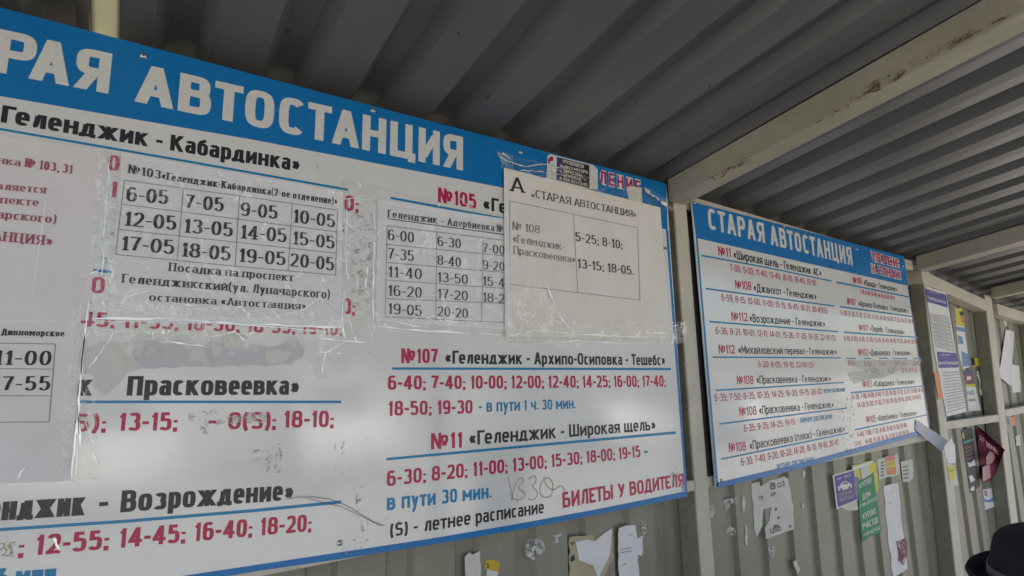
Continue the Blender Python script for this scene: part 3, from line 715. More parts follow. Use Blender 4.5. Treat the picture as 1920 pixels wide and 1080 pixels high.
n2 = empty('paper_notice', B(60, 590, PY), 'pale sheet with rose coloured serif text at the left edge above the Divnomorskoye times', 'paper notice')
sheet('paper', [(-190, 226), (196, 282), (166, 601), (-190, 596)], M_PAPERL, n2, PY + .0004)
def S2(s, *a): return T('notice_text', s, *a, M_INKR, n2, y=PY + .0002, eps=.0004, **SF)
S2('Геленджик-Кабардинка', -300, 265, 15, 38, 312, 14); S2('№ 103, 31', 46, 313, 17, 135, 326, 16); S2('осуществляется', -115, 346, 15, 86, 363, 15)
S2('на проспекте', -105, 372, 15, 72, 387, 15); S2('(ул. Луначарского)', -150, 396, 16, 105, 419, 16); S2('«АВТОСТАНЦИЯ»', -150, 438, 19, 97, 461, 18)

n3 = empty('paper_notice', B(60, 900, PY), 'pale sheet headed Divnomorskoye with a table of times at the lower left edge', 'paper notice')
sheet('paper', [(-190, 604), (152, 604), (134, 902), (-190, 912)], M_PAPERL, n3, PY + .0004)
def S3(nm, s, *a, m=M_INK): return T(nm, s, *a, m, n3, y=PY + .0002, eps=.0004, **SF)
S3('notice_heading', 'Дивноморское', 2, 628, 12, 120, 631, 12)
S3('departure_time', '11-00', -12, 684, 27, 95, 685, 27); S3('departure_time', '17-55', -16, 733, 27, 93, 732, 27); S3('departure_time', '9-30', -130, 684, 27, -40, 684, 27)
for p in (((-190, 641), (104, 645)), ((-190, 690), (101, 692)), ((-190, 742), (98, 742)), ((-190, 794), (92, 791)), ((104, 645), (92, 791)), ((-28, 643), (-32, 793))):
    strip('table_line', p, 1.6, M_LINE, n3, y=PY + .0002, eps=.0003)

n4 = empty('paper_notice', B(830, 610, PY), 'white sheet with underlined heading and thin lined table, right part tucked under the beige sheet', 'paper notice')
sheet('paper', [(708, 374), (1010, 420), (1008, 622), (704, 602)], M_PAPER, n4, PY)
def S4(nm, s, *a, **k):
    kk = dict(SFL); kk.update(k); return T(nm, s, *a, M_INK, n4, y=y1, eps=.0004, **kk)
S4('notice_heading', 'Геленджик – Адербиевка № 105', 727, 407, 14, 968, 439, 13, tv=.19, th=.08)
strip('heading_underline', [(727, 410), (968, 443)], 1.8, M_INK, n4, y=y1, eps=.0003)
for l, r in ((423, 451), (458, 480), (492, 511), (525, 541), (560, 569), (594, 605)): strip('table_line', [(723, l), (948, r), (1000, r + (r - l) * .23)], 1.5, M_LINE, n4, y=y1, eps=.0003)
for x in ((726, 423, 722, 594), (819, 434, 817, 600), (906, 445, 903, 604), (990, 456, 988, 607)): strip('table_line', [(x[0], x[1]), (x[2], x[3])], 1.5, M_LINE, n4, y=y1, eps=.0003)
C1 = (452, 487, 521, 556, 590); C2 = (463, 498, 530, 561, 594); C3 = (475, 506, 537, 567)
for ys, x0, ws, hh, txt in ((C1, 727, 49, 20, ('6-00', '7-35', '11-40', '16-20', '19-05')), (C2, 820, 44, 18, ('6-30', '8-40', '13-50', '17-20', '20-20')), (C3, 905, 41, 17, ('7-00', '9-20', '15-40', '18-20'))):
    for yy, s in zip(ys, txt):
        w = ws if len(s) == 4 else ws * 1.3
        S4('departure_time', s, x0, yy - 2, hh, x0 + w, yy + 3, hh, tv=.17, th=.075, gap=.1)

AY = -.0045
n5 = empty('paper_notice', B(1100, 637, AY), 'beige sheet marked with a bold letter A and four departure times', 'paper notice')
sheet('paper', [(945, 314), (1238, 389), (1257, 636), (948, 632)], M_PAPERW, n5, AY, curl=.003, wave=.0004, thick=.0006)
ay = AY - .0003
def S5(nm, s, *a, m=M_INK, **k):
    kk = dict(SF); kk.update(k); return T(nm, s, *a, m, n5, y=ay, eps=.0006, **kk)
S5('letter_mark', 'А', 957, 358, 27, 983, 362, 27, tv=.2, th=.1)
S5('notice_heading', '«', 996, 371, 11, 1003, 372, 11, m=M_INKG); S5('notice_heading', 'СТАРАЯ АВТОСТАНЦИЯ', 1004, 371, 15, 1186, 407, 12, tv=.17, th=.09)
S5('notice_heading', '»', 1187, 407, 11, 1192, 408, 11, m=M_INKG)
S5('route_name', '№ 108', 961, 431, 15, 1012, 438, 15, m=M_INKG, tv=.13, th=.07); S5('route_name', '«Геленджик-', 962, 454, 15, 1058, 469, 13, m=M_INKG, tv=.13, th=.07)
S5('route_name', 'Прасковеевка»', 963, 476, 15, 1078, 493, 13, m=M_INKG, tv=.13, th=.07)
S5('departure_times', '5-25; 8-10;', 1079, 452, 17, 1167, 467, 16, tv=.18, th=.1); S5('departure_times', '13-15; 18-05.', 1083, 502, 17, 1188, 516, 16, tv=.18, th=.1)
for p in (((956, 377), (1195, 427)), ((956, 533), (1200, 563)), ((1075, 403), (1083, 548)), ((1195, 427), (1200, 563)), ((956, 377), (955, 533))): strip('table_line', p, 1.2, M_LINE, n5, y=ay, eps=.0005)
sheet('fold', [(945, 316), (953, 318), (958, 632), (947, 632)], M_PWHITE, n5, AY - .0012, 3, 14, .0006, thick=.0006)

k1 = empty('advert_sticker', B(1078, 350, -.0016), 'small black advert sticker with white lines of text behind the top of the beige sheet', 'sticker')
patch('backing', [(1026, 293), (1030, 289), (1112, 310), (1120, 318), (1120, 356), (1092, 352), (1024, 338)], M_TITLE, k1, 0, .0014, 0, .0006)
M_STK = flat('sticker_black', (.03, .022, .022), .3); M_STP = flat('sticker_purple', (.05, .05, .2), .3)
patch('print_panel', [(1044, 294), (1105, 310), (1105, 353), (1043, 337)], M_STK, k1, -.0014, .0003)
patch('colour_stripe', [(1044, 294), (1053, 296.5), (1052, 339.5), (1043, 337)], M_STP, k1, -.0014, .0005)
for s, a in (('ГРУЗОТАКСИ', (1055, 306, 7, 1094, 316, 7)), ('ВЫВОЗ МУСОРА', (1050, 314, 6, 1102, 326.5, 6)), ('ПЕРЕЕЗДЫ', (1057, 323.5, 6, 1090, 331.5, 6)), ('ДЕМОНТАЖ', (1056, 331, 6, 1090, 339.5, 6)), ('8-988-021-72-00', (1049, 337, 6, 1101, 350, 6))):
    T('sticker_text', s, *a, M_TITLE, k1, y=-.0014, eps=.0007)
patch('red_mark', [(1028, 298), (1034, 293), (1038, 296), (1036, 302), (1031, 303), (1030, 308), (1027, 305)], M_RED, k1, -.0014, .0004)
tag(patch('paper_scrap', [(1173, 350), (1203, 352), (1204, 400), (1176, 394), (1178, 372)], M_SCRAP, None, 0, .0020, 1, .0005), 'small blank beige scrap taped over the end of the red outlined word', 'paper scrap')

# clear tape and plastic film
TG = 'strips of wrinkled clear tape on the timetable board'
def tp(c, label, y=-.0022, amp=.0014, sc=60, m=None, an=(1, 1), nx=60, nz=24, nm='clear_tape'):
    film(nm, c, m or M_TAPE, None, y, amp, sc, nx, nz, label, 'tape', TG, an)
tp([(172, 555), (700, 590), (662, 634), (165, 622)], 'long wrinkled clear tape along the foot of the twelve time sheet', sc=45, nx=110, an=(.6, 1.4))
tp([(170, 618), (480, 622), (440, 650), (165, 652)], 'crumpled clear tape hanging over the torn grey patch', sc=80, nx=90)
tp([(138, 560), (172, 556), (142, 905), (108, 902)], 'vertical wrinkled tape down the right edge of the lower left sheet', sc=60, nx=20, nz=90, an=(1.6, .5))
tp([(140, 700), (176, 700), (190, 900), (130, 905)], 'loose bubbly tape tail below the lower left sheet', sc=90, nx=26, nz=60)
tp([(186, 280), (228, 288), (205, 560), (160, 556)], 'vertical clear tape in the gap between the two left sheets', sc=45, nx=22, nz=80, an=(1.5, .5))
tp([(640, 335), (712, 352), (704, 560), (650, 560)], 'clear tape in the gap right of the twelve time sheet', sc=35, nx=30, nz=80, m=M_FILM)
tp([(640, 555), (712, 560), (700, 640), (590, 645)], 'crumpled tape corner between the two middle sheets', sc=75, nx=50, nz=40)
tp([(560, 640), (665, 640), (650, 705), (592, 712)], 'loose flap of clear tape under the crumpled corner', sc=70, nx=40, nz=36, m=M_FILM)
tp([(700, 588), (1010, 606), (1000, 634), (700, 620)], 'clear tape along the foot of the thin lined table sheet', sc=55, nx=80, an=(.6, 1.4))
tp([(930, 598), (1286, 604), (1282, 645), (935, 652)], 'torn clear tape along the foot of the beige sheet', y=-.0085, sc=60, nx=90, an=(.55, 1.5))
tp([(955, 520), (1012, 525), (1064, 622), (950, 622)], 'shiny triangular piece of film on the lower left of the beige sheet', y=-.0062, sc=40, nx=40, nz=40)
tp([(940, 284), (1252, 372), (1262, 396), (938, 318)], 'clear tape over the top edge of the beige sheet and the sticker', y=-.0075, amp=.001, sc=50, nx=90, an=(.5, 1.6), m=M_FILM)
tp([(928, 284), (962, 292), (962, 318), (944, 312)], 'short shiny tape end at the top left corner of the beige sheet', y=-.0088, sc=90, nx=24, nz=20)
tp([(1204, 350), (1222, 356), (1264, 390), (1256, 398)], 'twisted shiny tape from the beige sheet corner towards the post', y=-.0068, amp=.003, sc=90, nx=20, nz=40)
tp([(1258, 604), (1290, 602), (1286, 640), (1262, 640)], 'crumpled tape end stuck on the right edge of the large board', y=-.0105, sc=110, nx=24, nz=24)
tp([(700, 352), (712, 352), (960, 410), (950, 425)], 'thin clear tape across the red route number one hundred and five', sc=70, nx=60, nz=14, m=M_FILM)
tp([(210, 290), (655, 362), (640, 600), (196, 590)], 'large sheet of clear film covering the twelve time notice', y=-.0019, amp=.0005, sc=16, nx=70, nz=50, m=M_FILM)
tp([(706, 380), (945, 418), (945, 612), (700, 606)], 'large sheet of clear film covering the thin lined table sheet', y=-.0019, amp=.0005, sc=16, nx=60, nz=40, m=M_FILM)

t_ = NT('fold_glint'); t_.base((.92, .92, .92)); t_.pr(Roughness=.38, Metallic=.65); M_GLINT = t_.m  # bright metallic strips paint the glints along the tape folds
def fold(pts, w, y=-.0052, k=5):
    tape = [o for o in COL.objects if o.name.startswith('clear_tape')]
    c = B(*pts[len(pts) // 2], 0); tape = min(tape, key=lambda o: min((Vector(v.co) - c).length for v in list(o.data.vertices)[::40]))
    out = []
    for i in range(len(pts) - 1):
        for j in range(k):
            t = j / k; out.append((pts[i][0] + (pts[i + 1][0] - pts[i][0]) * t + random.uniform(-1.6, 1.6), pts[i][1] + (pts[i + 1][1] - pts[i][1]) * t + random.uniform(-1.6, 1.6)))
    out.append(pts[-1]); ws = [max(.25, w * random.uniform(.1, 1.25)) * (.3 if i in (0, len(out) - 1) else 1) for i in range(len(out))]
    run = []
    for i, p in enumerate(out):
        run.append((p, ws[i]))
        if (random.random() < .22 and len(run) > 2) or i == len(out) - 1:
            if len(run) > 1: strip('glint_line', [q[0] for q in run], [q[1] for q in run], M_GLINT, tape, y, .0002)
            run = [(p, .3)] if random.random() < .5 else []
for pts, w in (([(206, 290), (198, 400), (190, 520)], 1.2), ([(168, 560), (152, 700), (142, 890)], 3), ([(160, 610), (146, 760), (134, 900)], 2), ([(146, 750), (150, 860)], 3),
    ([(172, 597), (330, 598), (480, 608), (640, 613)], 2.6), ([(190, 604), (400, 606), (630, 622)], 1.2), ([(215, 622), (190, 660), (168, 690)], 2), ([(300, 640), (390, 650)], 2), ([(400, 632), (440, 622), (462, 640)], 2),
    ([(652, 372), (648, 470), (656, 560)], 1.4), ([(703, 384), (701, 500), (700, 625)], 2.2), ([(690, 500), (686, 540), (694, 560)], 2), ([(645, 548), (640, 600), (650, 640)], 2), ([(600, 635), (690, 641)], 2), ([(655, 600), (668, 640)], 2.4),
    ([(600, 660), (640, 662)], 1.5), ([(604, 700), (610, 660), (650, 640)], 1.8), ([(705, 612), (830, 622), (950, 628)], 2.6), ([(720, 600), (790, 612)], 1.6), ([(760, 612), (790, 590), (830, 612)], 1.2),
    ([(950, 632), (1010, 618), (1100, 628), (1250, 632)], 2.2), ([(960, 646), (1080, 640), (1210, 643)], 1.3), ([(1022, 528), (1046, 590), (1072, 620)], 2.8), ([(965, 560), (980, 600), (975, 625)], 1.5), ([(1195, 622), (1255, 626)], 2),
    ([(932, 292), (975, 312), (1030, 308), (1050, 314)], 1.6), ([(975, 318), (1010, 322), (1060, 330)], 1.4), ([(1088, 330), (1103, 342)], 1.2), ([(1208, 352), (1235, 375), (1258, 390)], 5), ([(940, 286), (958, 300)], 3), ([(1262, 612), (1284, 606), (1280, 634)], 1.6),
    ([(560, 585), (600, 560), (630, 590)], 1.2), ([(345, 570), (375, 580), (440, 577)], 1.6), ([(430, 590), (450, 575), (470, 592)], 2), ([(230, 560), (280, 545)], 1.2), ([(150, 520), (172, 512), (195, 500)], 1.2), ([(30, 898), (48, 876)], 1.4),
    ([(640, 372), (690, 374), (705, 372)], 1.6), ([(860, 372), (890, 392), (945, 400)], 1), ([(100, 1008), (112, 1032)], 4), ([(160, 790), (176, 840)], 1.5), ([(165, 830), (182, 870)], 1.5), ([(90, 340), (60, 560)], .6)):
    fold(pts, w * 1.35, -.0095 if pts[0][0] > 930 else -.0052)

# ------------------------------------------------------------ second board
b2 = empty('timetable_board', (2.08, 0, CAMZ - .3), 'smaller looking second blue and white timetable board beyond the cream post', 'timetable board')
c2 = [B(1297, 378), B(1695, 481), B(1743, 793), B(1741, 811), B(1343, 916)]
V, Fs = prism(c2, (0, 1, 0), .004); mk('panel', V, Fs, M_WHITE, b2)
V, Fs = prism([B(1305, 384, .006), B(1690, 484, .006), B(1734, 808, .006), B(1346, 908, .006)], (0, 1, 0), .006); mk('dark_backing', V, Fs, M_EDGE, b2)
V, Fs = boxm(1.3365, 1.42, .013, .069, CAMZ - .277, CAMZ + .465); mk('recess_shade', V, Fs, M_EDGE, b2)  # black strip stands in for the shade of the recess beside the post
quad3('header_band', [B(1297, 378), B(1695, 481), B(1703, 536), B(1520, 495), B(1305, 446)], M_BLUE, b2)
quad3('left_border', [B(1304.5, 445), B(1308, 446), B(1347, 908), B(1343, 916)], M_TEAL, b2)
quad3('bottom_border', [B(1343.5, 905), B(1500, 868.5), B(1741, 802), B(1741, 811), B(1500, 879), B(1343, 916)], M_BLUE, b2)
quad3('right_border', [B(1701.5, 536), B(1703.4, 536), B(1743, 793), B(1741, 803)], M_STP, b2)
def T2(nm, s, x0, y0, h0, x1, y1_, h1, m, **k): return T(nm, s, x0, y0, h0, x1, y1_, h1, m, b2, **k)
T2('title_lettering', 'СТАРАЯ АВТОСТАНЦИЯ', 1329, 429, 39, 1599, 498, 33, M_TITLE, tv=.2, th=.17, gap=.16)
T2('authority_outline', 'УПРАВЛЕНИЕ', 1634, 490, 20, 1687, 504, 18, M_TITLE, tv=.4, th=.34); T2('authority_lettering', 'УПРАВЛЕНИЕ', 1635, 489, 17, 1686, 502, 15, M_RED, eps=.0006, tv=.17, th=.15)
T2('authority_outline', 'НА ГЕЛЕНДЖИК', 1634, 512, 19, 1691, 526, 17, M_TITLE, tv=.4, th=.34); T2('authority_lettering', 'НА ГЕЛЕНДЖИК', 1635, 511, 16, 1690, 524, 14, M_RED, eps=.0006, tv=.17, th=.15)
K2 = dict(tv=.18, th=.15)
for num, name, na, nb, ln in (
 ('№11', '«Широкая щель - Геленджик АС»', (1347, 479, 18, 1371, 483, 18), (1376, 485, 17, 1540, 518, 13), ((1315.5, 479), (1440, 502), (1559, 527))),
 ('№108', '«Джанхот - Геленджик»', (1379, 541, 16, 1409, 545, 16), (1414, 547, 16, 1531, 562, 12), ((1323, 541), (1565, 574))),
 ('№112', '«Возрождение - Геленджик»', (1372, 601, 17, 1402, 603, 16), (1406, 604, 16, 1547, 613, 12), ((1330, 603), (1572, 622))),
 ('№112', '«Михайловский перевал - Геленджик»', (1348, 663, 17, 1378, 663, 16), (1385, 663.5, 16, 1569, 665, 11), ((1336, 669.6), (1576, 671))),
 ('№108', '«Прасковеевка - Геленджик»', (1382, 721, 17, 1413, 720, 16), (1419, 720, 16, 1558, 715, 11), ((1342, 732), (1582, 717))),
 ('№108', '«Прасковеевка - Геленджик»', (1387, 780, 17, 1419, 778, 17), (1424, 777.5, 17, 1563, 764, 12), ((1348, 795), (1588, 765))),
 ('№108', '«Прасковеевка (пляж) - Геленджик»', (1367, 848, 18, 1399, 845, 17), (1406, 844, 17, 1584, 809, 12), ((1352, 861), (1590, 812))),
 ('№106', '«Пшада - Геленджик»', (1600, 531, 12, 1617, 533, 12), (1620, 535, 11, 1682, 547, 9), ((1568, 529), (1705, 557))),
 ('№107', '«Архипо-Осиповка - Геленджик»', (1589, 571, 13, 1605, 573, 12), (1610, 574, 11, 1702, 587, 9), ((1575, 575), (1713, 594))),
 ('№107', '«Тешебс - Геленджик»', (1611, 620, 12, 1629, 621, 12), (1632, 621.5, 12, 1696, 627, 9), ((1582, 623), (1721, 632.6))),
 ('№102', '«Дивноморск - Геленджик»', (1610, 667, 13, 1628, 667, 13), (1631, 667, 12, 1708, 666, 9), None),
 ('№103', '«Кабардинка - Геленджик»', (1618, 727, 13, 1636, 726, 13), (1639, 725.5, 12, 1715, 719.5, 9), ((1595, 736.5), (1732, 723.5))),
 ('№105', '«Адербиевка - Геленджик»', (1625, 793, 13, 1643, 791, 13), (1646, 790, 12, 1720, 778, 9), ((1602, 806), (1737, 778)))):
    T2('route_number', num, *na, M_RED, **K2); T2('route_heading', name, *nb, M_BLACK, **K2)
    if ln: strip('rule_line', ln, [3.2, 2.6, 2.6][:len(ln)], M_TEAL, b2)
for a, b in ((1586, 1605), (1621, 1633), (1648, 1666), (1673, 1701), (1713, 1727)): strip('rule_line', [(a, 672), (b, 672)], 2.2, M_TEAL, b2)
for s, a in (
 ('7-00; 9-00; 11-40; 13-40; 16-10; 18-40; 19-50.', (1369, 508, 13, 1532, 536, 10)), ('6-59; 8-15; 10-00; 11-00; 15-15; 16-45; 18-21; 20-45(S).', (1353, 564, 13, 1552, 588, 10)),
 ('6-36; 8-21; 10-01; 12-11; 14-01; 15-26; 17-26; 19-26; 22-18 (S).', (1342, 626, 13, 1568, 639, 10)), ('6-20; 8-05; 19-10; 22-00 (S).', (1422, 689, 12, 1527, 689, 10)),
 ('6-35; 7-50; 8-35; 10-35; 14-25; 16-20; 19-15; 20-20', (1340, 753, 14, 1541, 739, 11)), ('6-35; 9-35; 14-25; 19-15', (1395, 810, 14, 1491, 796, 11)),
 ('6-30; 7-40; 9-20; 10-20; 14-20; 16-10; 19-10; 20-10', (1390, 874, 15, 1572, 834, 11)),
 ('7-10; 8-30; 10-40; 14-30; 16-20; 18-15', (1613, 551, 9, 1678, 563, 8)), ('6-20; 8-20; 9-20; 12-20; 13-20; 14-20; 16-10; 17-25; 18-20; 20-10', (1577, 591, 9.5, 1713, 607, 8)),
 ('6-10; 8-05; 9-10; 12-20; 13-25; 14-45; 16-10; 17-25; 18-45; 20-55', (1583, 639, 9.5, 1720, 645, 8)),
 ('6-00;', (1591, 686, 10, 1606, 686, 10)), ('8-00;', (1621, 686, 10, 1635, 686, 10)), ('9-00;', (1649, 686, 10, 1662, 686, 10)), ('11-00; 12-00;', (1677, 686, 10, 1700, 686, 9)), ('14-30', (1713, 686, 9, 1726, 686, 9)),
 ('17-15;', (1634, 700, 9, 1648, 700, 9)), ('18-30;', (1665, 700, 9, 1677, 700, 9)), ('20-15; 21-15 (S).', (1691, 699, 9, 1721, 697, 8)),
 ('6-30; 7-00; 8-00; 8-40; 9-20; 10-00; 11-10; 12-25; 13-00; 14-10', (1599, 749, 10, 1731, 735, 9)), ('14-50; 15-50; 17-10; 17-50; 18-30; 19-10; 20-10; 21-10 (S)', (1608, 765, 10, 1727, 748, 8.5)),
 ('6-40; 7-00; 7-25; 8-00; 8-40; 9-20; 10-40;', (1608, 820, 10, 1701, 801, 9)), ('12-10', (1602, 837, 9, 1615, 835, 9)), ('14-00; 15-20; 16-30; 17-10; 17-40; 18-20', (1623, 833, 9.5, 1704, 814, 8.5))):
    T2('departure_times', s, *a, M_RED, tv=.17, th=.14)
for s, a in (('летнее расписание', (1544, 737, 9, 1585, 734, 8)), ('- зимнее расписание', (1495, 794, 12, 1561, 785, 10)), ('летнее расписание.', (1456, 882, 14, 1528, 866, 12))):
    T2('season_note', s, *a, M_TEAL, xh=.85, tv=.17, th=.14)
for q in ((1302, 380), (1470, 425), (1607, 467), (1352, 901), (1693, 499), (1590, 845)): screw(*q, b2, r=.005)
for pts, m in (([(1570, 800), (1592, 790), (1600, 815), (1594, 850), (1582, 850)], M_RES), ([(1588, 700), (1650, 690), (1660, 708), (1600, 720)], M_RESW), ([(1560, 755), (1600, 740), (1604, 790), (1575, 790)], M_RES),
               ([(1605, 800), (1650, 785), (1650, 795), (1610, 808)], M_RESD), ([(1395, 700), (1412, 735), (1418, 790), (1402, 800)], M_RESD), ([(1585, 676), (1730, 674), (1726, 684), (1640, 710)], M_RESW)):
    patch('glue_residue', pts, m, b2, 0, .0008, 2, step=8)
# curling white film at its lower right corner
def curl_sheet(name, c, y0, out, mat, label, cat, axis='u', n=16):
    TL, TR, BR, BL = [B(a, b, y0) for a, b in c]; V = []
    for back in (0, 1):
        for j in range(n + 1):
            for i in range(n + 1):
                u, v = i / n, j / n; p = (TL * (1 - u) + TR * u) * (1 - v) + (BL * (1 - u) + BR * u) * v
                t = u if axis == 'u' else (v if axis == 'v' else 1 - v)
                s = (p - Vector((0, -1, CAMZ))); k = 1 - (out * t * t) / max(.3, (y0 + 1)); p = Vector((0, -1, CAMZ)) + s * k
                p.y += back * .0008 + .002 * noise.noise(Vector((u * 3, v * 3, 1))); V.append(p)
    w = n + 1; m = w * w; Fs = []
    for j in range(n):
        for i in range(n):
            a = j * w + i; Fs.append((a, a + w, a + w + 1, a + 1)); Fs.append((m + a, m + a + 1, m + a + w + 1, m + a + w))
    rim = list(range(w)) + [j * w + n for j in range(1, w)] + [n * w + i for i in range(n - 1, -1, -1)] + [j * w for j in range(n - 1, 0, -1)]
    for i, a in enumerate(rim):
        b = rim[(i + 1) % len(rim)]; q = len(V); V += [V[a].copy(), V[b].copy(), V[b + m].copy(), V[a + m].copy()]; Fs.append((q, q + 1, q + 2, q + 3))
    o = mk(name, V, Fs, mat, None, True)
    return tag(o, label, cat)
curl_sheet('peeling_paper', [(1718, 787), (1777, 826), (1766, 847), (1716, 806)], -.003, .05, M_PGREY, 'pale grey strip peeling off the lower right corner of the second board', 'paper strip')

# ------------------------------------------------------------ posters and scraps on the corrugated wall
WS = WY - .0012
def poster(name, c, mat, label, cat, y=None, amp=0, group=None, step=12):
    y = WS if y is None else y; P = [B(a, b, y) for a, b in c]; cx = sum(p.x for p in P) / len(P)
    e = empty(name, (cx, y, min(p.z for p in P)), label, cat, group); patch('sheet', c, mat, e, y, 0, amp, .0005, step); e['py'] = y; return e
def TP(e, nm, s, *a, m, **k): return T(nm, s, *a, m, e, y=e['py'], **k)
M_PURP = paper_mat('poster_purple', (.10, .075, .30)); M_GREEN = paper_mat('poster_green', (.012, .24, .095)); M_YEL = paper_mat('poster_yellow', (.62, .56, .05))
M_TAN = flat('print_tan', (.45, .33, .2)); M_ORANGE = flat('print_orange', (.62, .2, .05)); M_MAG = paper_mat('poster_magenta', (.17, .025, .06)); M_DARKP = paper_mat('poster_black', (.035, .034, .036))
M_PINKP = flat('print_pink', (.5, .22, .26)); M_LBLUE = flat('print_light_blue', (.12, .28, .5)); M_MAGL = flat('print_rose', (.24, .055, .09)); M_SKIN = flat('print_skin', (.45, .25, .16))
M_PW = flat('print_pale', (.66, .65, .66))
# below the second board
e = poster('taxi_poster', [(1561, 891), (1602, 879), (1608, 938), (1569, 955)], M_PWHITE, 'purple poster with a white car printed on it, left of the green adverts', 'poster')
patch('print_panel', [(1564, 893), (1601, 882), (1607, 936), (1571, 951)], M_PURP, e, WS, .0006)
patch('car_print', [(1570, 913), (1574, 911), (1578, 904), (1585, 902), (1591, 905), (1596, 908), (1597, 914), (1590, 916), (1580, 919), (1572, 920)], M_PW, e, WS, .0009)
for c in ((1577, 918), (1592, 914)): patch('wheel_print', [(c[0] + 2.4 * math.cos(k), c[1] + 3.2 * math.sin(k)) for k in [i * .7 for i in range(9)]], M_STK, e, WS, .0012)
patch('window_print', [(1578, 908), (1581, 904.5), (1588, 904), (1590, 907)], M_STK, e, WS, .0012)
TP(e, 'poster_text', '8-938', 1569, 900, 4, 1577, 898, 4, m=M_PW, eps=.001); TP(e, 'poster_text', 'ТАКСИ', 1581, 897, 5, 1595, 892.5, 5, m=M_PW, eps=.001)
TP(e, 'poster_text', 'ГЕЛЕНДЖИК', 1573, 932, 6.5, 1597, 924, 6.5, m=M_TAN, eps=.001); TP(e, 'poster_text', 'ВЫГОДНО', 1574, 941, 7, 1600, 933, 7, m=M_TAN, eps=.001)
e = poster('torn_poster', [(1597, 873), (1636, 863), (1638, 868), (1644, 867), (1647, 922), (1618, 930), (1602, 925)], M_YEL, 'torn yellow poster showing behind the top of the green advert', 'poster', WS + .0006 - .0004, 1.5)
patch('torn_paper', [(1613, 878), (1626, 873), (1633, 889), (1616, 899)], M_SCRAP, e, WS - .0006, .0008, 1); patch('torn_paper', [(1597, 876), (1636, 864), (1636, 868), (1600, 881)], M_PWHITE, e, WS - .0006, .0008, .8)
patch('dark_print', [(1600, 895), (1610, 894), (1612, 903), (1606, 905), (1607, 925), (1602, 925)], M_STP, e, WS - .0006, .0005)
tag(patch('paper_scrap', [(1575, 950), (1606, 938), (1609, 955), (1590, 957), (1578, 953)], M_SCRAP, None, WS, .0006, 1.5, .0005, 6), 'torn beige edge under the purple car poster', 'paper scrap')
e = poster('advert_poster', [(1608, 902), (1638, 886), (1645, 944), (1611, 955)], M_GREEN, 'upper green advert about buying a house', 'advert', WS - .0012)
TP(e, 'poster_text', 'КУПЛЮ', 1611, 917, 10, 1634, 904, 10, m=M_PW, eps=.0006); TP(e, 'poster_text', 'ДОМ', 1617, 938, 11, 1632, 930, 11, m=M_PW, eps=.0006); TP(e, 'poster_text', '+7-965-327-25-32', 1612, 953, 7, 1643, 937, 7, m=M_PW, eps=.0006)
e = poster('advert_poster', [(1611, 955), (1646, 943), (1653, 998), (1634, 1005), (1626, 1010), (1618, 1017), (1616, 1014)], M_GREEN, 'lower green advert about buying a plot of land', 'advert', WS - .0013)
TP(e, 'poster_text', 'КУПЛЮ', 1618, 974, 11, 1642, 963, 11, m=M_PW, eps=.0006); TP(e, 'poster_text', 'УЧАСТОК', 1617, 993, 12, 1647, 980, 12, m=M_PW, eps=.0006); TP(e, 'poster_text', '+7-918-452-52-42', 1618, 1007, 6.5, 1650, 992, 6.5, m=M_PW, eps=.0006)
e = poster('small_advert', [(1644, 862), (1683, 850), (1687, 889), (1662, 895), (1648, 900)], M_SCRAP, 'whitish torn flyer carrying a red and yellow sticker', 'flyer', None, 1.2)
patch('red_panel', [(1659, 856), (1677, 852.5), (1678, 862), (1660, 866)], M_RED, e, WS, .0008); patch('yellow_panel', [(1660, 866), (1678, 862), (1679, 875), (1662, 879)], M_YEL, e, WS, .0008); patch('red_panel', [(1662, 879), (1679, 875), (1680, 889), (1663, 891)], M_ORANGE, e, WS, .0008)
TP(e, 'poster_text', 'РАБОТА', 1662, 874, 6, 1678, 870, 6, m=M_RED, eps=.0011)
for i in range(5): patch('text_block', [(1651 + i % 2, 866 + i * 6), (1657, 865 + i * 6), (1657, 868 + i * 6), (1651, 869 + i * 6)], M_INKG, e, WS, .0008)
e = poster('tear_off_flyer', [(1688, 866), (1711, 861), (1712, 896), (1705, 903), (1693, 904)], M_SCRAP, 'white flyer with tear off tabs right of the red and yellow sticker', 'flyer', None, 1)
for i in range(4): strip('tab_text', [(1692 + i * .6, 876 + i * 7), (1702 + i * .4, 874 + i * 7)], 2.4, M_INKG, e, y=WS, eps=.0009)
e = poster('long_poster', [(1657, 912), (1683, 905), (1695, 1010), (1702, 1066), (1676, 1082), (1668, 1030)], M_PWHITE, 'long torn whitish strip with a purple stain near its foot', 'poster', None, 2)
patch('stain', [(1679, 1015), (1698, 1008), (1700, 1040), (1694, 1060), (1684, 1052)], residue_mat('wine_stain', (.2, .05, .09), .40, .55, 60), e, WS, .0008, 2)
patch('stain', [(1660, 925), (1675, 920), (1672, 955), (1664, 950)], M_RES, e, WS, .0008, 1); patch('stain', [(1680, 912), (1684, 910), (1692, 1000), (1688, 1002)], M_PAPER, e, WS, .0008, .4)
e = poster('torn_notice', [(1409, 906), (1424, 904), (1426, 912), (1443, 901), (1471, 893), (1478, 898), (1488, 950), (1489, 992), (1436, 1011), (1434, 990), (1443, 975), (1447, 950), (1432, 955), (1430, 985), (1418, 1008), (1414, 990)], M_SCRAP, 'torn pale notice with black letters under the second board', 'notice', None, 1.2)
TP(e, 'poster_text', 'В', 1445, 918, 12, 1454, 916, 12, m=M_INK, tv=.24, th=.2, eps=.0007); TP(e, 'poster_text', 'О', 1458, 915, 10, 1465, 913, 9, m=M_INK, eps=.0007); TP(e, 'poster_text', 'З', 1466, 912, 10, 1471, 911, 10, m=M_INK, eps=.0007)
